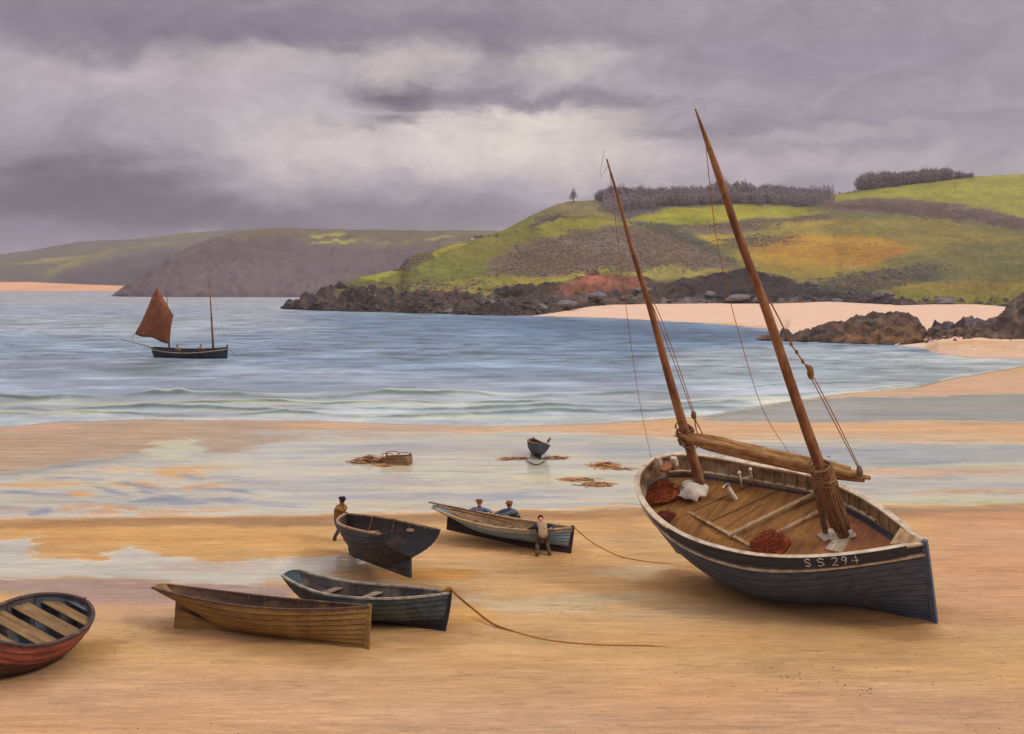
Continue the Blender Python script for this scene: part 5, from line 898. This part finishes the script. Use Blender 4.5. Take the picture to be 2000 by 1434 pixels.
    def cloth():
        mb = MB(); n = 17; V = []
        for i in range(n):
            for j in range(n):
                x, y = (i/(n-1)-.5)*.95, (j/(n-1)-.5)*.85; r = math.hypot(x, y); z = .50+.05*math.sin(x*7+1)+.06*math.cos(y*8+x*5)-max(0, r-.26)*(1.0+.35*math.sin(4*math.atan2(y, x)+1))+.03*math.sin(15*x-11*y)
                V.append((x, y, z))
        return mb.add(V, [(i*n+j, (i+1)*n+j, (i+1)*n+j+1, i*n+j+1) for i in range(n-1) for j in range(n-1)])
    c = aboard(1352, 972, 'cloth', cloth, paintmat('white_canvas', (222, 212, 192), (186, 176, 160), (232, 226, 212), .95, (1, 1, 1), 2, .3, .5, .02, .1), 'crumpled white canvas thrown over the tub beside the aft mast', 'canvas')
    md = c.modifiers.new('thickness', 'SOLIDIFY'); md.thickness = .02
lugger()
# ---------------------------------------------------------------- the open boats
def simple_boat(key, name, label, cat, hullmats, bands, inner_m, rail_m, keel_m, thw, thw_m, kd, sk, planks=8, step=.014, transom=None, rib_m=None, rib_us=(), trim=None, zt=.62, floor=None, th=.04, rail=(.03, .06, .025, .03)):
    p = P[key]; root = boat_root(name, p, label=label, cat=cat)
    n = len(hullmats); hull_mesh(p, root, list(hullmats)+[inner_m], bands, planks, step, th, n)
    if p.get('tr', 0) > 0: transom_part(p, root, transom or hullmats[0])
    rail_part(p, root, rail_m, 'gunwale', 1.0, *rail, 0, .997)
    if trim: rail_part(p, root, trim, 'rub_strake', .88, .032, .01, .022, .022, 0, .997)
    keel_part(p, root, keel_m, kd, .082, sk); stem_part(p, root, keel_m, .08, .035, .06, kd=kd)
    for u in thw: thwart_part(p, root, thw_m, u, p['D']*zt+.35*p.get('hs', 0)*max(0, .4-u)/.4, .26)
    if rib_m: ribs(p, root, rib_m, rib_us)
    floor_part(p, root, floor or thw_m, .12, .88, .12)
    return p, root
bk1 = paintmat('weathered_black', (72, 72, 82), (34, 32, 36), (104, 92, 84), .75, (.5, 6, 6), 1.6, .7, .6, .01)
bk2 = paintmat('black_transom', (36, 34, 38), (26, 24, 28), (112, 78, 56), .7, (2, 2, 2), 1.2, .35, .6, .01)
wd1 = paintmat('bleached_rail', (184, 148, 106), (132, 98, 66), (212, 184, 146), .8, (2, 3, 3), 2, .5, .5, .01)
wd2 = paintmat('dark_inside', (54, 44, 40), (34, 30, 30), (112, 88, 66), .9, (1, 3, 3), 2, .5, .5, .01)
p, r = simple_boat('black', 'rowing_boat', 'old black rowing boat with broad dark transom towards us, a man at its far end', 'rowing boat', [bk1], [(2, 0)], wd2, wd1, bk1, (.3, .52, .74), wd1, .17, .0, 8, .028, bk2, wd1, (.2, .42, .62, .82), None, .66)
tz = float(zgun(p, np.array(0.0))); MB().box((-p['L']/2-.02, .02, tz+.05), (.10, .22, .09)).build('sculling_notch', wd1, r, bevel=.01)
bl1 = paintmat('faded_blue', (136, 170, 194), (98, 134, 164), (160, 172, 164), .65, (.45, 6, 6), 1.3, .7, .5, .01)
bl2 = paintmat('brown_bottom', (58, 46, 48), (40, 34, 38), (86, 66, 58), .8, (.5, 6, 6), 1.5, .5, .6, .01)
inn = paintmat('tan_inside', (140, 106, 70), (98, 72, 52), (168, 136, 96), .85, (.6, 5, 5), 1.8, .5, .5, .01)
buff = paintmat('buff_rail', (198, 170, 124), (160, 128, 88), (216, 196, 158), .75, (2, 2, 2), 2, .4, .4, .01)
p, r = simple_boat('blue', 'rowing_boat', 'pale blue rowing boat with a dark bottom, three men leaning over it', 'rowing boat', [bl2, bl1], [(.2, 0), (2, 1)], inn, buff, bl2, (.25, .5, .72), inn, .213, .0918, 7, .024, bl1, inn, (.3, .45, .6, .78), buff, .55)
for k, (a, b) in enumerate((((838, 981), (1010, 1016)), ((846, 987), (1000, 1021)))):
    f = lambda px, py, up: toworld(p, on_plane(p, px, py, 2, lambda x: float(zgun(p, np.clip(x/p['L']+.5, 0, 1)))+up))
    q0, q1 = f(*a, .10), f(*b, .07); dd = (q1-q0)/np.linalg.norm(q1-q0); mb = MB(); mb.tube([q0+dd*.8, q1], [.035, .03], 8); mb.bar(q0, q0+dd*.9, .15, .03)
    mb.build('oar', inn, None, True, label=['upper of two tan oars laid along the stern of the pale blue boat', 'lower of two tan oars laid along the stern of the pale blue boat'][k], cat='oar')
tn1 = paintmat('ochre_varnish', (146, 112, 58), (112, 82, 46), (166, 128, 70), .65, (.4, 7, 7), 1.3, .6, .5, .01)
tn2 = paintmat('umber_rail', (104, 76, 52), (70, 50, 38), (150, 112, 70), .75, (2, 2, 2), 2, .5, .5, .01)
tn3 = paintmat('umber_inside', (82, 58, 42), (52, 38, 32), (122, 90, 58), .9, (.6, 4, 4), 2, .5, .5, .01)
p, r = simple_boat('tan', 'rowing_boat', 'long ochre brown clinker rowing boat lying side on in front of the green one', 'rowing boat', [tn1], [(2, 0)], tn3, tn2, tn1, (.24, .5, .74), tn2, .19, .0924, 8, .034, tn1, tn2, (.3, .38, .46, .54, .62, .7), None, .66)
q = [toworld(p, np.array([x, .0+.12*i, p['D']*.78])) for i, x in enumerate((-2.4, 1.1))]; mb = MB(); mb.tube(q, [.03, .03], 8); dd = (q[1]-q[0])/np.linalg.norm(q[1]-q[0]); mb.bar(q[0], q[0]+dd*.8, .14, .03); mb.build('oar', tn2, None, True, label='dark oar lying inside the long ochre brown rowing boat', cat='oar')
gr1 = paintmat('bottle_green', (72, 88, 92), (46, 56, 62), (118, 128, 108), .6, (.45, 6, 6), 1.2, .6, .5, .01)
gr2 = paintmat('black_boot', (40, 42, 48), (28, 28, 34), (58, 56, 56), .7, (.5, 6, 6), 1.4, .4, .5, .01)
grr = paintmat('grey_rail', (176, 166, 142), (120, 112, 98), (204, 192, 168), .75, (2, 2, 2), 2, .4, .4, .01)
gri = paintmat('dusky_inside', (66, 56, 54), (42, 38, 40), (140, 122, 104), .9, (.6, 4, 4), 2, .5, .5, .01)
grt = paintmat('worn_thwart', (146, 124, 106), (98, 80, 72), (190, 176, 154), .85, (3, .8, 2), 2, .5, .5, .01)
p, r = simple_boat('green', 'rowing_boat', 'dark bottle green rowing boat with three worn seats, moored by a rope at its bow', 'rowing boat', [gr2, gr1], [(.3, 0), (2, 1)], gri, grr, gr2, (.24, .48, .7), grt, .12, .13, 7, .028, gr1, gri, (.16, .34, .56, .8), None, .78)
GB = toworld(p, np.array([p['L']/2-.05, 0, float(zgun(p, np.array(1.0)))+.06]))
rd1 = paintmat('faded_red', (162, 88, 68), (112, 64, 54), (186, 118, 92), .7, (1, 1, 6), 1.5, .5, .5, .01)
rd2 = paintmat('maroon_bottom', (104, 66, 56), (72, 46, 44), (146, 104, 72), .75, (1, 1, 6), 1.6, .6, .6, .01)
rdr = paintmat('dark_rail', (84, 62, 56), (52, 40, 42), (140, 112, 84), .75, (2, 2, 2), 2, .5, .4, .01)
rdi = paintmat('punt_blue', (92, 102, 108), (62, 70, 82), (126, 98, 74), .8, (1, 1, 4), 2, .5, .4, .01)
rdt = paintmat('drab_seat', (140, 110, 68), (104, 78, 52), (170, 146, 98), .85, (5, .5, 2), 1.6, .5, .5, .01)
p, r = simple_boat('red', 'dinghy', 'round red and maroon dinghy with wide plank seats, cut by the left edge', 'dinghy', [rd2, rd1], [(.66, 0), (2, 1)], rdi, rdr, rd2, (), rdt, .06, .1, 8, .032, rd1, rdr, (.25, .5, .75), None, .62, rd2, .05, (.03, .07, .03, .04))
for u, w in ((.13, .56), (.385, .62), (.63, .60), (.85, .44)): thwart_part(p, r, rdt, u, p['D']*.88, w)
thwart_part(p, r, rdi, .965, p['D']*.93, .2, name='bow_seat')
rail_part(p, r, rd1, 'rub_strake', .90, .035, .01, .03, .03)
# small dinghy end-on, far out on the wet flat
P['small'] = dict(L=3.2, B=1.2, D=.72, hb=.15, hs=.1, um=.5, tr=.6, ps=2, pb=2.4, rb=.2, rs=.05, tuck=.15, vb=.5, vm=.1, wg=.3, hd=1.75, heel=.22, trim=.05, X=(1046-1000)/F*65.2, Y=65.2, Z=.13)
p, r = simple_boat('small', 'dinghy', 'small grey dinghy seen end on with a chain across the wet sand', 'dinghy', [bl2, paintmat('slate_paint', (92, 92, 100), (64, 64, 74), (124, 118, 114), .7)], [(.3, 0), (2, 1)], wd2, wd1, bl2, (.3, .6), wd1, .1, .05, 7, .014, paintmat('slate_transom', (78, 78, 88), (52, 52, 62), (110, 104, 100), .7), None, (), None, .7)
q = toworld(p, np.array([-1.6, -.1, .75])); mb = MB(); mb.tube([q, q+np.array([.15, .12, .2])], [.03, .03], 6); mb.bar(q+np.array([.15, .12, .2]), q+np.array([.3, .24, .4]), .16, .04, (0, 1, 0)); mb.build('oar', inn, None, True, label='short oar blade standing up over the small grey end-on dinghy', cat='oar')
# ---------------------------------------------------------------- boat under sail
def sailing():
    p = P['sail']; hm = paintmat('dark_green_hull', (58, 68, 68), (44, 50, 52), (80, 88, 84), .6, (.4, 3, 3), .6, .4, .4, .02); root = boat_root('sailing_lugger', p, label='dark two-masted boat afloat in the bay with one red-brown sail set', cat='sailing boat')
    hull_mesh(p, root, [hm, black_t, darkm], [(.9, 0), (2, 1)], 8, .01, .08, 2); transom_part(p, root, hm)
    rail_part(p, root, black_t, 'gunwale', 1.0, .03, .1, .04, .04, 0, .997); rail_part(p, root, cream, 'rub_strake', .885, .05, .02, .045, .045, 0, .997); keel_part(p, root, black_t, .1, .12, .05); stem_part(p, root, black_t, .12, .05, .35)
    floor_part(p, root, deckm, .06, .94, .9, 'deck')
    C = lambda px, py, y=0.0: on_plane(p, px, py, 1, y)
    MB().tube([C(417, 690), C(413, 620), C(409, 550)], [.16, .12, .05], 10).build('mast', oak, root, True)
    MB().tube([C(331, 690), C(329, 640), C(326, 577)], [.13, .11, .05], 10).build('mast', oak, root, True)
    MB().tube([C(297, 679), C(265, 670), C(236, 662)], [.09, .07, .05], 8).build('outrigger', beam, root, True)
    MB().tube([C(305, 560, -.12), C(321, 588, -.12), C(339, 619, -.12)], [.06, .09, .06], 8).build('yard', oak, root, True)
    sm = paintmat('tanned_sail', (156, 96, 64), (120, 68, 48), (180, 118, 82), .9, (5, 5, .6), 1.2, .5, .6, .05, .1)
    Lf = [(306, 562), (298, 577), (288, 602), (277, 627), (263, 652)]; Rt = [(306, 562), (317, 581), (330, 601), (338, 618), (334, 640), (331, 671)]
    n = 15; m_ = 21; V = []
    for i in range(m_):
        t = i/(m_-1); yl = 562+90*t; lx = np.interp(yl, [a[1] for a in Lf], [a[0] for a in Lf]); yr = 562+109*t; rx = np.interp(yr, [a[1] for a in Rt], [a[0] for a in Rt])
        for j in range(n):
            f = j/(n-1); V.append(tuple(C(lx+(rx-lx)*f, yl+(yr-yl)*f+2.5*math.sin(f*math.pi*3)*max(0, t-.9)*8, -.55*math.sin(math.pi*f)*math.sin(math.pi*min(1, t*.9+.1))-.12)))
    sl = MB().add(V, [(i*n+j, (i+1)*n+j, (i+1)*n+j+1, i*n+j+1) for i in range(m_-1) for j in range(n-1)]).build('sail', sm, root, True); md = sl.modifiers.new('t', 'SOLIDIFY'); md.thickness = .03
    rope('sheet', [C(263, 652, -.1), C(258, 660, 0), C(262, 669, 0)], .025, ropem, 5, parent=root); rope('mooring_line', [C(444, 679), C(452, 686, -.2), C(464, 698, -.5)], .03, ropem, 5, parent=root)
    rope('stay', [C(409, 552), C(428, 615), C(444, 677)], .012, ropem, 4, parent=root)
    return p
SP = sailing()
# ================================================================ PEOPLE
SCL = 1.14
def person(name_label, loc, face, pose, cols, hat=None, hair=(70, 48, 36), seat=False):
    """one skinned body. local frame: x right, y forward, z up. cols: coat, trousers, boots, skin"""
    V = lambda *a: Vector(a); L = pose.get('lean', 0.0); tl = pose.get('side', 0.0); hz = pose.get('hip', .90); hy = pose.get('hipy', 0.0)
    pel = V(0, hy, hz); d = V(math.sin(tl), math.sin(L)*math.cos(tl), math.cos(L)*math.cos(tl)).normalized(); rt = V(1, 0, 0)-d*d.x; rt.normalize(); fw = d.cross(rt)*-1 if d.cross(rt).y < 0 else d.cross(rt)
    vs, rs, es, bm_ = [], [], [], []
    def v(p, r): vs.append(p); rs.append(r if isinstance(r, tuple) else (r, r)); return len(vs)-1
    def e(a, b, m): es.append((a, b)); bm_.append((a, b, m))
    P0 = v(pel, (.19, .15)); P1 = v(pel+d*.18, (.185, .15)); P2 = v(pel+d*.38, (.20, .16)); P3 = v(pel+d*.47, (.12, .12))
    hd = pose.get('head', L*.45); hdv = V(math.sin(tl)*.5, math.sin(hd), math.cos(hd)).normalized(); n0 = vs[P3]+hdv*.06; NK = v(n0, .055); ch = v(n0+hdv*.075+V(0, .02, 0), (.08, .09)); hc = v(n0+hdv*.14+V(0, .012, 0), (.092, .106)); ht = v(n0+hdv*.205, (.066, .076))
    e(P0, P1, 0); e(P1, P2, 0); e(P2, P3, 0); e(P3, NK, 3); e(NK, ch, 3); e(ch, hc, 3); e(hc, ht, 3)
    hf = (V(0, 1, 0)-hdv*hdv.y).normalized(); nose = v(vs[hc]+hf*.115-hdv*.035, .014); e(hc, nose, 3)
    for s, (key, fk) in ((-1, ('lh', 'lf')), (1, ('rh', 'rf'))):
        sh = v(vs[P2]+rt*s*.185+d*.04, (.098, .098)); H_ = Vector(pose[key]); S_ = vs[sh]; D = H_-S_; dist = min(D.length, .53); H_ = S_+D.normalized()*dist; h = math.sqrt(max(.0004, .28**2-(dist*.53)**2)); out = (rt*s*1.0+V(0, -.5, -.35)); out = (out-D.normalized()*out.dot(D.normalized())).normalized()
        el = v(S_+(H_-S_)*.53+out*h, .068); wr = v(H_, .032); dh = (H_-vs[el]).normalized(); pm = v(H_+dh*.07, (.036, .02)); e(P2, sh, 0); e(sh, el, 0); e(el, wr, 0); e(wr, pm, 3)
        sx = dh.cross(V(0, 0, 1)); sx = sx.normalized() if sx.length > .1 else V(1, 0, 0); dn = V(0, 0, -1)
        for k, (o, l) in enumerate(((-.030, .030), (-.011, .037), (.010, .035), (.030, .026))):
            a = v(vs[pm]+dh*.045+sx*o, .0095); b = v(vs[a]+dh*l+dn*.008, .0088); c = v(vs[b]+dh*l*.6+dn*.02, .0075); e(pm, a, 3); e(a, b, 3); e(b, c, 3)
        a = v(vs[wr]+dh*.035-sx*s*.045, .011); b = v(vs[a]+dh*.035-sx*s*.008+dn*.01, .009); e(wr, a, 3); e(a, b, 3)
        hp = v(pel+V(s*.09, 0, -.06), (.125, .125)); ft = Vector(pose.get(fk, (s*.12, 0, .08))); DL = ft-vs[hp]; dl = min(DL.length, .83); kn = v(vs[hp]+DL*.5+V(s*.02, 1, .15).normalized()*math.sqrt(max(.0009, .42**2-(dl/2)**2)), .088); an = v(ft, .06); toe = v(ft+V(s*.03, .15, -.04), (.05, .04)); e(P0, hp, 1); e(hp, kn, 1); e(kn, an, 1); e(an, toe, 2)
        if 'heel' not in pose: hl = v(ft+V(0, -.05, -.045), (.035, .03)); e(an, hl, 2)
    me = bpy.data.meshes.new('person'); bm = bmesh.new(); ly = bm.verts.layers.skin.verify(); bv = [bm.verts.new(a) for a in vs]
    for a, b in es: bm.edges.new((bv[a], bv[b]))
    for i, b in enumerate(bv): b[ly].radius = rs[i]; b[ly].use_root = (i == 0)
    bm.to_mesh(me); bm.free(); o = bpy.data.objects.new('tmp', me); link(o); o.modifiers.new('s', 'SKIN').use_smooth_shade = True; o.modifiers.new('u', 'SUBSURF').levels = 1
    dg = bpy.context.evaluated_depsgraph_get(); dg.update(); m2 = bpy.data.meshes.new_from_object(o.evaluated_get(dg)); bpy.data.objects.remove(o)
    for c in cols: m2.materials.append(c)
    seg = [(np.array(vs[a]), np.array(vs[b]), m) for a, b, m in bm_]
    for f in m2.polygons:
        c = np.array(f.center); best = (9, 0)
        for a, b, m in seg:
            ab = b-a; t = min(1, max(0, (c-a)@ab/(ab@ab+1e-9))); q = np.linalg.norm(c-a-ab*t); q -= .05 if m == 0 else 0
            if q < best[0]: best = (q, m)
        f.material_index = best[1]
    root = empty('person', loc, (0, 0, face), label=name_label, cat='person'); root.scale = (SCL, SCL, SCL); bo = bpy.data.objects.new('body', m2); link(bo, root)
    hcv, up = vs[hc], hdv; q = up.to_track_quat('Z', 'Y').to_matrix()
    mb = MB()   # hair: shell over the back and crown
    n = 8
    for i in range(5):
        for j in range(12): pass
    VV = []; Fs = []
    for i in range(6):
        t = math.pi*.5*i/5*1.25
        for j in range(12):
            a = 2*math.pi*j/12; back = .5-.5*math.sin(a); tt = t*(.55+.45*back); VV.append(hcv+q @ Vector((math.sin(tt)*math.cos(a)*.098, math.sin(tt)*math.sin(a)*.112-.008, math.cos(tt)*.112+.012)))
    Fs = [(i*12+j, (i+1)*12+j, (i+1)*12+(j+1) % 12, i*12+(j+1) % 12) for i in range(5) for j in range(12)]
    hm = paintmat('hair', hair, tuple(int(c*.7) for c in hair), None, .9, (1, 1, 1), 20, .2); mb.add(VV, Fs).build('hair', hm, root, True)
    dk = darkm
    for s in (-1, 1): MB().blob(tuple(hcv+hf*.094+Vector((s*.034, 0, 0))+up*.005), (.011, .009, .009), amp=0, n=4).build('eye', dk, root, True)
    MB().blob(tuple(hcv+hf*.092-up*.075), (.026, .010, .007), amp=0, n=4).build('mouth', paintmat('lips', (150, 80, 70), (120, 60, 55)), root, True)
    for s in (-1, 1): MB().blob(tuple(hcv+Vector((s*.088, -.005, 0))), (.012, .022, .032), amp=0, n=4).build('ear', cols[3], root, True)
    if hat is not None:
        mb = MB(); c = hcv+up*.072; mb.tube([tuple(c+up*z-hf*(z*.15)) for z in (0, .02, .05, .075, .082)], [.108, .122, .122, .09, .02], 14); V4 = []
        for j in range(9):
            a = math.pi*(.12+.76*j/8); dx = Vector((math.cos(a), 0, 0))+hf*math.sin(a); V4 += [c+dx*.10, c+dx*.158-up*.015, c+dx*.158-up*.004, c+dx*.10+up*.014]
        mb.add(V4, [(4*i+k, 4*i+(k+1) % 4, 4*i+4+(k+1) % 4, 4*i+4+k) for i in range(8) for k in range(4)]); mb.build('cap', hat, root, True)
    return root
sk1 = clothmat('skin_tanned', (226, 160, 132), (204, 132, 108)); sk2 = clothmat('skin_ruddy', (186, 100, 78), (156, 80, 62))
boot = clothmat('boots', (92, 70, 56), (64, 50, 44)); blue1 = clothmat('blue_smock', (108, 128, 152), (78, 96, 122)); blue2 = clothmat('slate_jersey', (104, 120, 138), (70, 84, 104)); trs = clothmat('brown_trousers', (112, 92, 72), (80, 66, 56)); trd = clothmat('dark_trousers', (54, 56, 68), (40, 40, 50))
och = clothmat('ochre_jacket', (158, 122, 66), (116, 82, 42)); trg = clothmat('blue_grey_trousers', (100, 106, 122), (74, 80, 96)); wst = clothmat('dark_sleeves', (56, 58, 72), (40, 40, 50)); beige = clothmat('beige_waistcoat', (176, 148, 112), (146, 118, 86)); capb = clothmat('brown_cap', (156, 106, 70), (120, 78, 52)); capd = clothmat('dark_cap', (66, 50, 44), (46, 36, 34)); russ = clothmat('russet_smock', (168, 112, 72), (132, 84, 54))
bp = P['blue']
def gun_world(px, side, up=0.05):
    U = np.linspace(0, 1, 200); Q = toworld(bp, np.stack(hull(bp, U, U*0+1, side), 1)); i = int(np.argmin(np.abs(project(Q)[0]-px))); return Vector(Q[i])+Vector((0, 0, up))
def lean_on(px, side, face, stand, hl, hr, **k):
    """feet on the sand, hands on the gunwale at two picture columns"""
    loc = Vector(stand); R_ = Matrix.Rotation(-face, 3, 'Z'); f = lambda q: tuple(R_ @ (q-loc)); return loc, face, tuple(np.array(f(gun_world(hl, side)))/SCL), tuple(np.array(f(gun_world(hr, side)))/SCL)
# faces the camera means facing -y: rotate by pi
s = G(940, 1036); loc, fc, lh, rh = lean_on(936, 1, math.pi-.15, (s[0], gun_world(936, 1).y+.55, .12), 956, 926)
person('man in blue smock bending behind the stern half of the pale blue boat', loc, fc, dict(lean=.9, head=-.05, hip=.66, hipy=-.1, lh=lh, rh=rh, lf=(-.14, -.05, .08), rf=(.14, .05, .08)), (blue1, trd, boot, sk1), capb)
loc, fc, lh, rh = lean_on(985, 1, math.pi-.55, ((1003-1000)/F*44.6, gun_world(990, 1).y+.62, .12), 978, 965)
person('man in slate jersey stooping behind the middle of the pale blue boat', loc, fc, dict(lean=1.0, head=.05, hip=.70, hipy=-.15, lh=lh, rh=rh, lf=(-.14, -.1, .08), rf=(.14, .0, .08)), (blue2, trd, boot, sk1), capb)
g = gun_world(1052, -1); st = G(1060, 1087); loc, fc, lh, rh = lean_on(1052, -1, .12, (st[0], st[1], .12), 1034, 1078)
pr = person('man in beige waistcoat, back to us, leaning on the pale blue boat', loc, fc, dict(lean=1.05, head=.6, hip=.74, hipy=-.06, lh=lh, rh=rh, lf=(-.2, -.12, .08), rf=(.22, -.1, .08)), (beige, trs, boot, sk1), None, (82, 54, 36))
# dark sleeves over the waistcoat man: repaint the arm faces of his body
bo = [c for c in pr.children if c.name.startswith('body')][0]; bo.data.materials.append(wst)
for f in bo.data.polygons:
    if f.material_index == 0 and abs(f.center.x) > .16: f.material_index = 4
kp = P['black']; kb = toworld(kp, np.array([kp['L']/2-.25, .0, 1.3]))
feet = G(664, 1057); kl = Vector((feet[0], feet[1], .12)); fc = -2.35
R_ = Matrix.Rotation(-fc, 3, 'Z'); kq = [tuple(R_ @ (Vector(toworld(kp, np.stack(hull(kp, np.array(u), np.array(1.0), sd)))) + Vector((0, 0, .05)) - kl)/SCL) for u, sd in ((.96, 1), (.985, -1))]
person('man in ochre jacket standing at the far bow of the black boat', kl, fc, dict(lean=.42, head=.05, hip=.78, hipy=-.1, lh=kq[0], rh=kq[1], lf=(-.16, .08, .08), rf=(.14, -.16, .08)), (och, trg, boot, sk2), capd)
# two seated in the boat under sail
for px, lb, c, fcd in ((350, 'hunched russet figure sitting nearest the red-brown sail of the boat afloat', russ, 1.4), (391, 'russet figure sitting upright towards the bare forward mast of the boat afloat', russ, -1.2)):
    q = toworld(SP, on_plane(SP, px, 690, 1, 0.0)); z = q[2]
    person(lb, (q[0], q[1], q[2]-.35), fcd, dict(lean=.45 if px == 350 else .1, head=.3, hip=.55, hipy=-.05, lh=(-.15, .45, .75), rh=(.15, .45, .75), lf=(-.12, .35, .12), rf=(.12, .35, .12)), (c, trs, boot, sk1), capb if px == 391 else capd)
# ================================================================ SMALL THINGS ON THE FLATS
cr = paintmat('driftwood', (150, 112, 76), (104, 70, 48), (186, 156, 116), .9, (1, 4, 4), 2, .5, .6, .01)
g0 = G(776, 905); r = empty('fish_crate', (g0[0], g0[1], .02), (.04, -.06, -.16), label='broken slatted fish crate with bent hoops half sunk in the wet sand', cat='crate'); s = g0[1]/F
W, Hh, Dp = 52*s, 19*s, 1.0
for k in range(4): MB().box((W*.05*0, -Dp/2, Hh*(.14+.24*k)), (W, .04, Hh*.2), Matrix.Rotation(.012*(k-1), 3, 'Y')).build('slat', cr, r, bevel=.008)
for k in range(3): MB().box((0, Dp/2, Hh*(.16+.28*k)), (W, .04, Hh*.22)).build('slat', cr, r)
for sx in (-1, 1):
    MB().box((sx*W/2, 0, Hh*.42), (.05, Dp-.05, Hh*.8)).build('end_panel', cr, r, bevel=.008)
    for sy in (-1, 1): MB().box((sx*(W/2-.05), sy*(Dp/2-.05), Hh*.5), (.07, .07, Hh*1.05)).build('corner_post', cr, r)
MB().box((0, 0, .04), (W-.06, Dp-.06, .05)).build('base', cr, r)
for k, (a, b, h) in enumerate(((-.5, -.12, 1.32), (-.38, .1, 1.42), (.02, .46, 1.2))):
    rope('hoop', [(W*a, -.3+.2*k, Hh*.9), (W*a+.02, -.3+.2*k, Hh*h*.95), (W*(a+b)/2, -.25+.2*k, Hh*h), (W*b, -.3+.2*k, Hh*h*.93), (W*b+.03, -.3+.2*k, Hh*.88)], .022, cr, 6, parent=r)
wm = paintmat('bladder_wrack', (184, 130, 78), (146, 92, 52), (204, 154, 98), .7, (2, 2, 2), 3, .5, .7, .02, .3)
def weeds():
    Vs = []; rg = random.Random(9)
    patches = [(724, 901, 36, 4, 260, .35), (690+20, 903, 24, 2, 90, .1), (1010, 896, 26, 2, 90, .08), (1085, 895, 26, 2, 90, .08), (985, 897, 10, 2, 30, .06), (1180, 909, 26, 5, 130, .04), (1200, 915, 26, 3, 60, .04), (1130, 937, 30, 3, 140, .04), (1165, 947, 30, 4, 150, .04), (750, 910, 12, 2, 40, .1)]
    mb = MB()
    for cx, cy, rx, ry, n, hh in patches:
        for k in range(n):
            px, py = rg.gauss(cx, rx*.5), rg.gauss(cy, ry*.5); q = G(px, py, .09); z = rg.random()**2*hh*max(0, 1-abs(px-cx)/(rx+4)); a = rg.uniform(0, 6.3); l = rg.uniform(.10, .34); c = np.array([q[0], q[1], q[2]+z]); dv = np.array([math.cos(a)*1.6, math.sin(a), rg.uniform(-.1, .25)])*l; w = np.array([-math.sin(a), math.cos(a), .3])*.035
            mb.add([c-dv-w, c-dv+w, c+w*1.4+np.array([0, 0, .02]), c-w*1.4+np.array([0, 0, .02]), c+dv*.9], [(0, 1, 2, 3), (3, 2, 4)])
    return mb.build('seaweed', wm, None, label='orange-brown seaweed strewn over the wet flat by the crate and small dinghy', kind='stuff')
weeds()
chm = paintmat('rusty_chain', (96, 82, 76), (62, 52, 50), (140, 128, 118), .7)
def gp(px, py, h=.13): return G(px, py, h)
rope('chain', [gp(1066, 897, .2), gp(1060, 903, .14), gp(1048, 908), gp(1034, 903, .15), gp(1026, 894, .2)], .035, chm, 6, label='dark chain looped on the wet sand in front of the small end-on dinghy', cat='chain')
# mooring ropes across the sand
rope('mooring_rope', [GB-np.array([.18, -.05, .05]), GB+np.array([.05, -.02, .06]), GB+np.array([.22, -.1, -.10]), gp(920, 1186, .45), gp(962, 1218, .20), gp(1010, 1236), gp(1060, 1249), gp(1110, 1256), gp(1180, 1261), gp(1260, 1262), gp(1310, 1266, .10)], .035, ropeo, 7, label='thick tawny rope running over the sand from the bow of the green boat', cat='rope')
bb = toworld(bp, np.array([bp['L']/2, 0, float(zgun(bp, np.array(1.0)))+.03]))
rope('mooring_rope', [bb, gp(1150, 1055, .7), gp(1180, 1073, .35), gp(1212, 1087, .15), gp(1250, 1095), gp(1290, 1100), gp(1322, 1103), gp(1350, 1106, .10)], .022, ropeo, 6, label='thin tawny rope stretched from the bow of the pale blue boat towards the lugger', cat='rope')
MB().tube([GB-np.array([0, 0, .12]), GB+np.array([0, 0, .10])], [.05, .06], 8).build('mooring_knot', ropeo, None, True, label='knot of rope round the stem head of the green boat', cat='rope')
# ================================================================ AIR
me = bpy.data.meshes.new('haze'); bm = bmesh.new(); bmesh.ops.create_cube(bm, size=1.0); bm.to_mesh(me); bm.free()
hz = link(bpy.data.objects.new('haze', me)); hz.scale = (22000, 5200, 136); hz.location = (0, 2350, 64); tag(hz, kind='stuff')
hm_, nt, b = newmat('air'); nt.nodes.remove(b); out = [n for n in nt.nodes if n.type == 'OUTPUT_MATERIAL'][0]
pv = N(nt, 'ShaderNodeVolumePrincipled', ins={'Color': (.84, .79, .84, 1), 'Density': .00014, 'Anisotropy': .2}); nt.links.new(pv.outputs[0], out.inputs['Volume']); me.materials.append(hm_)
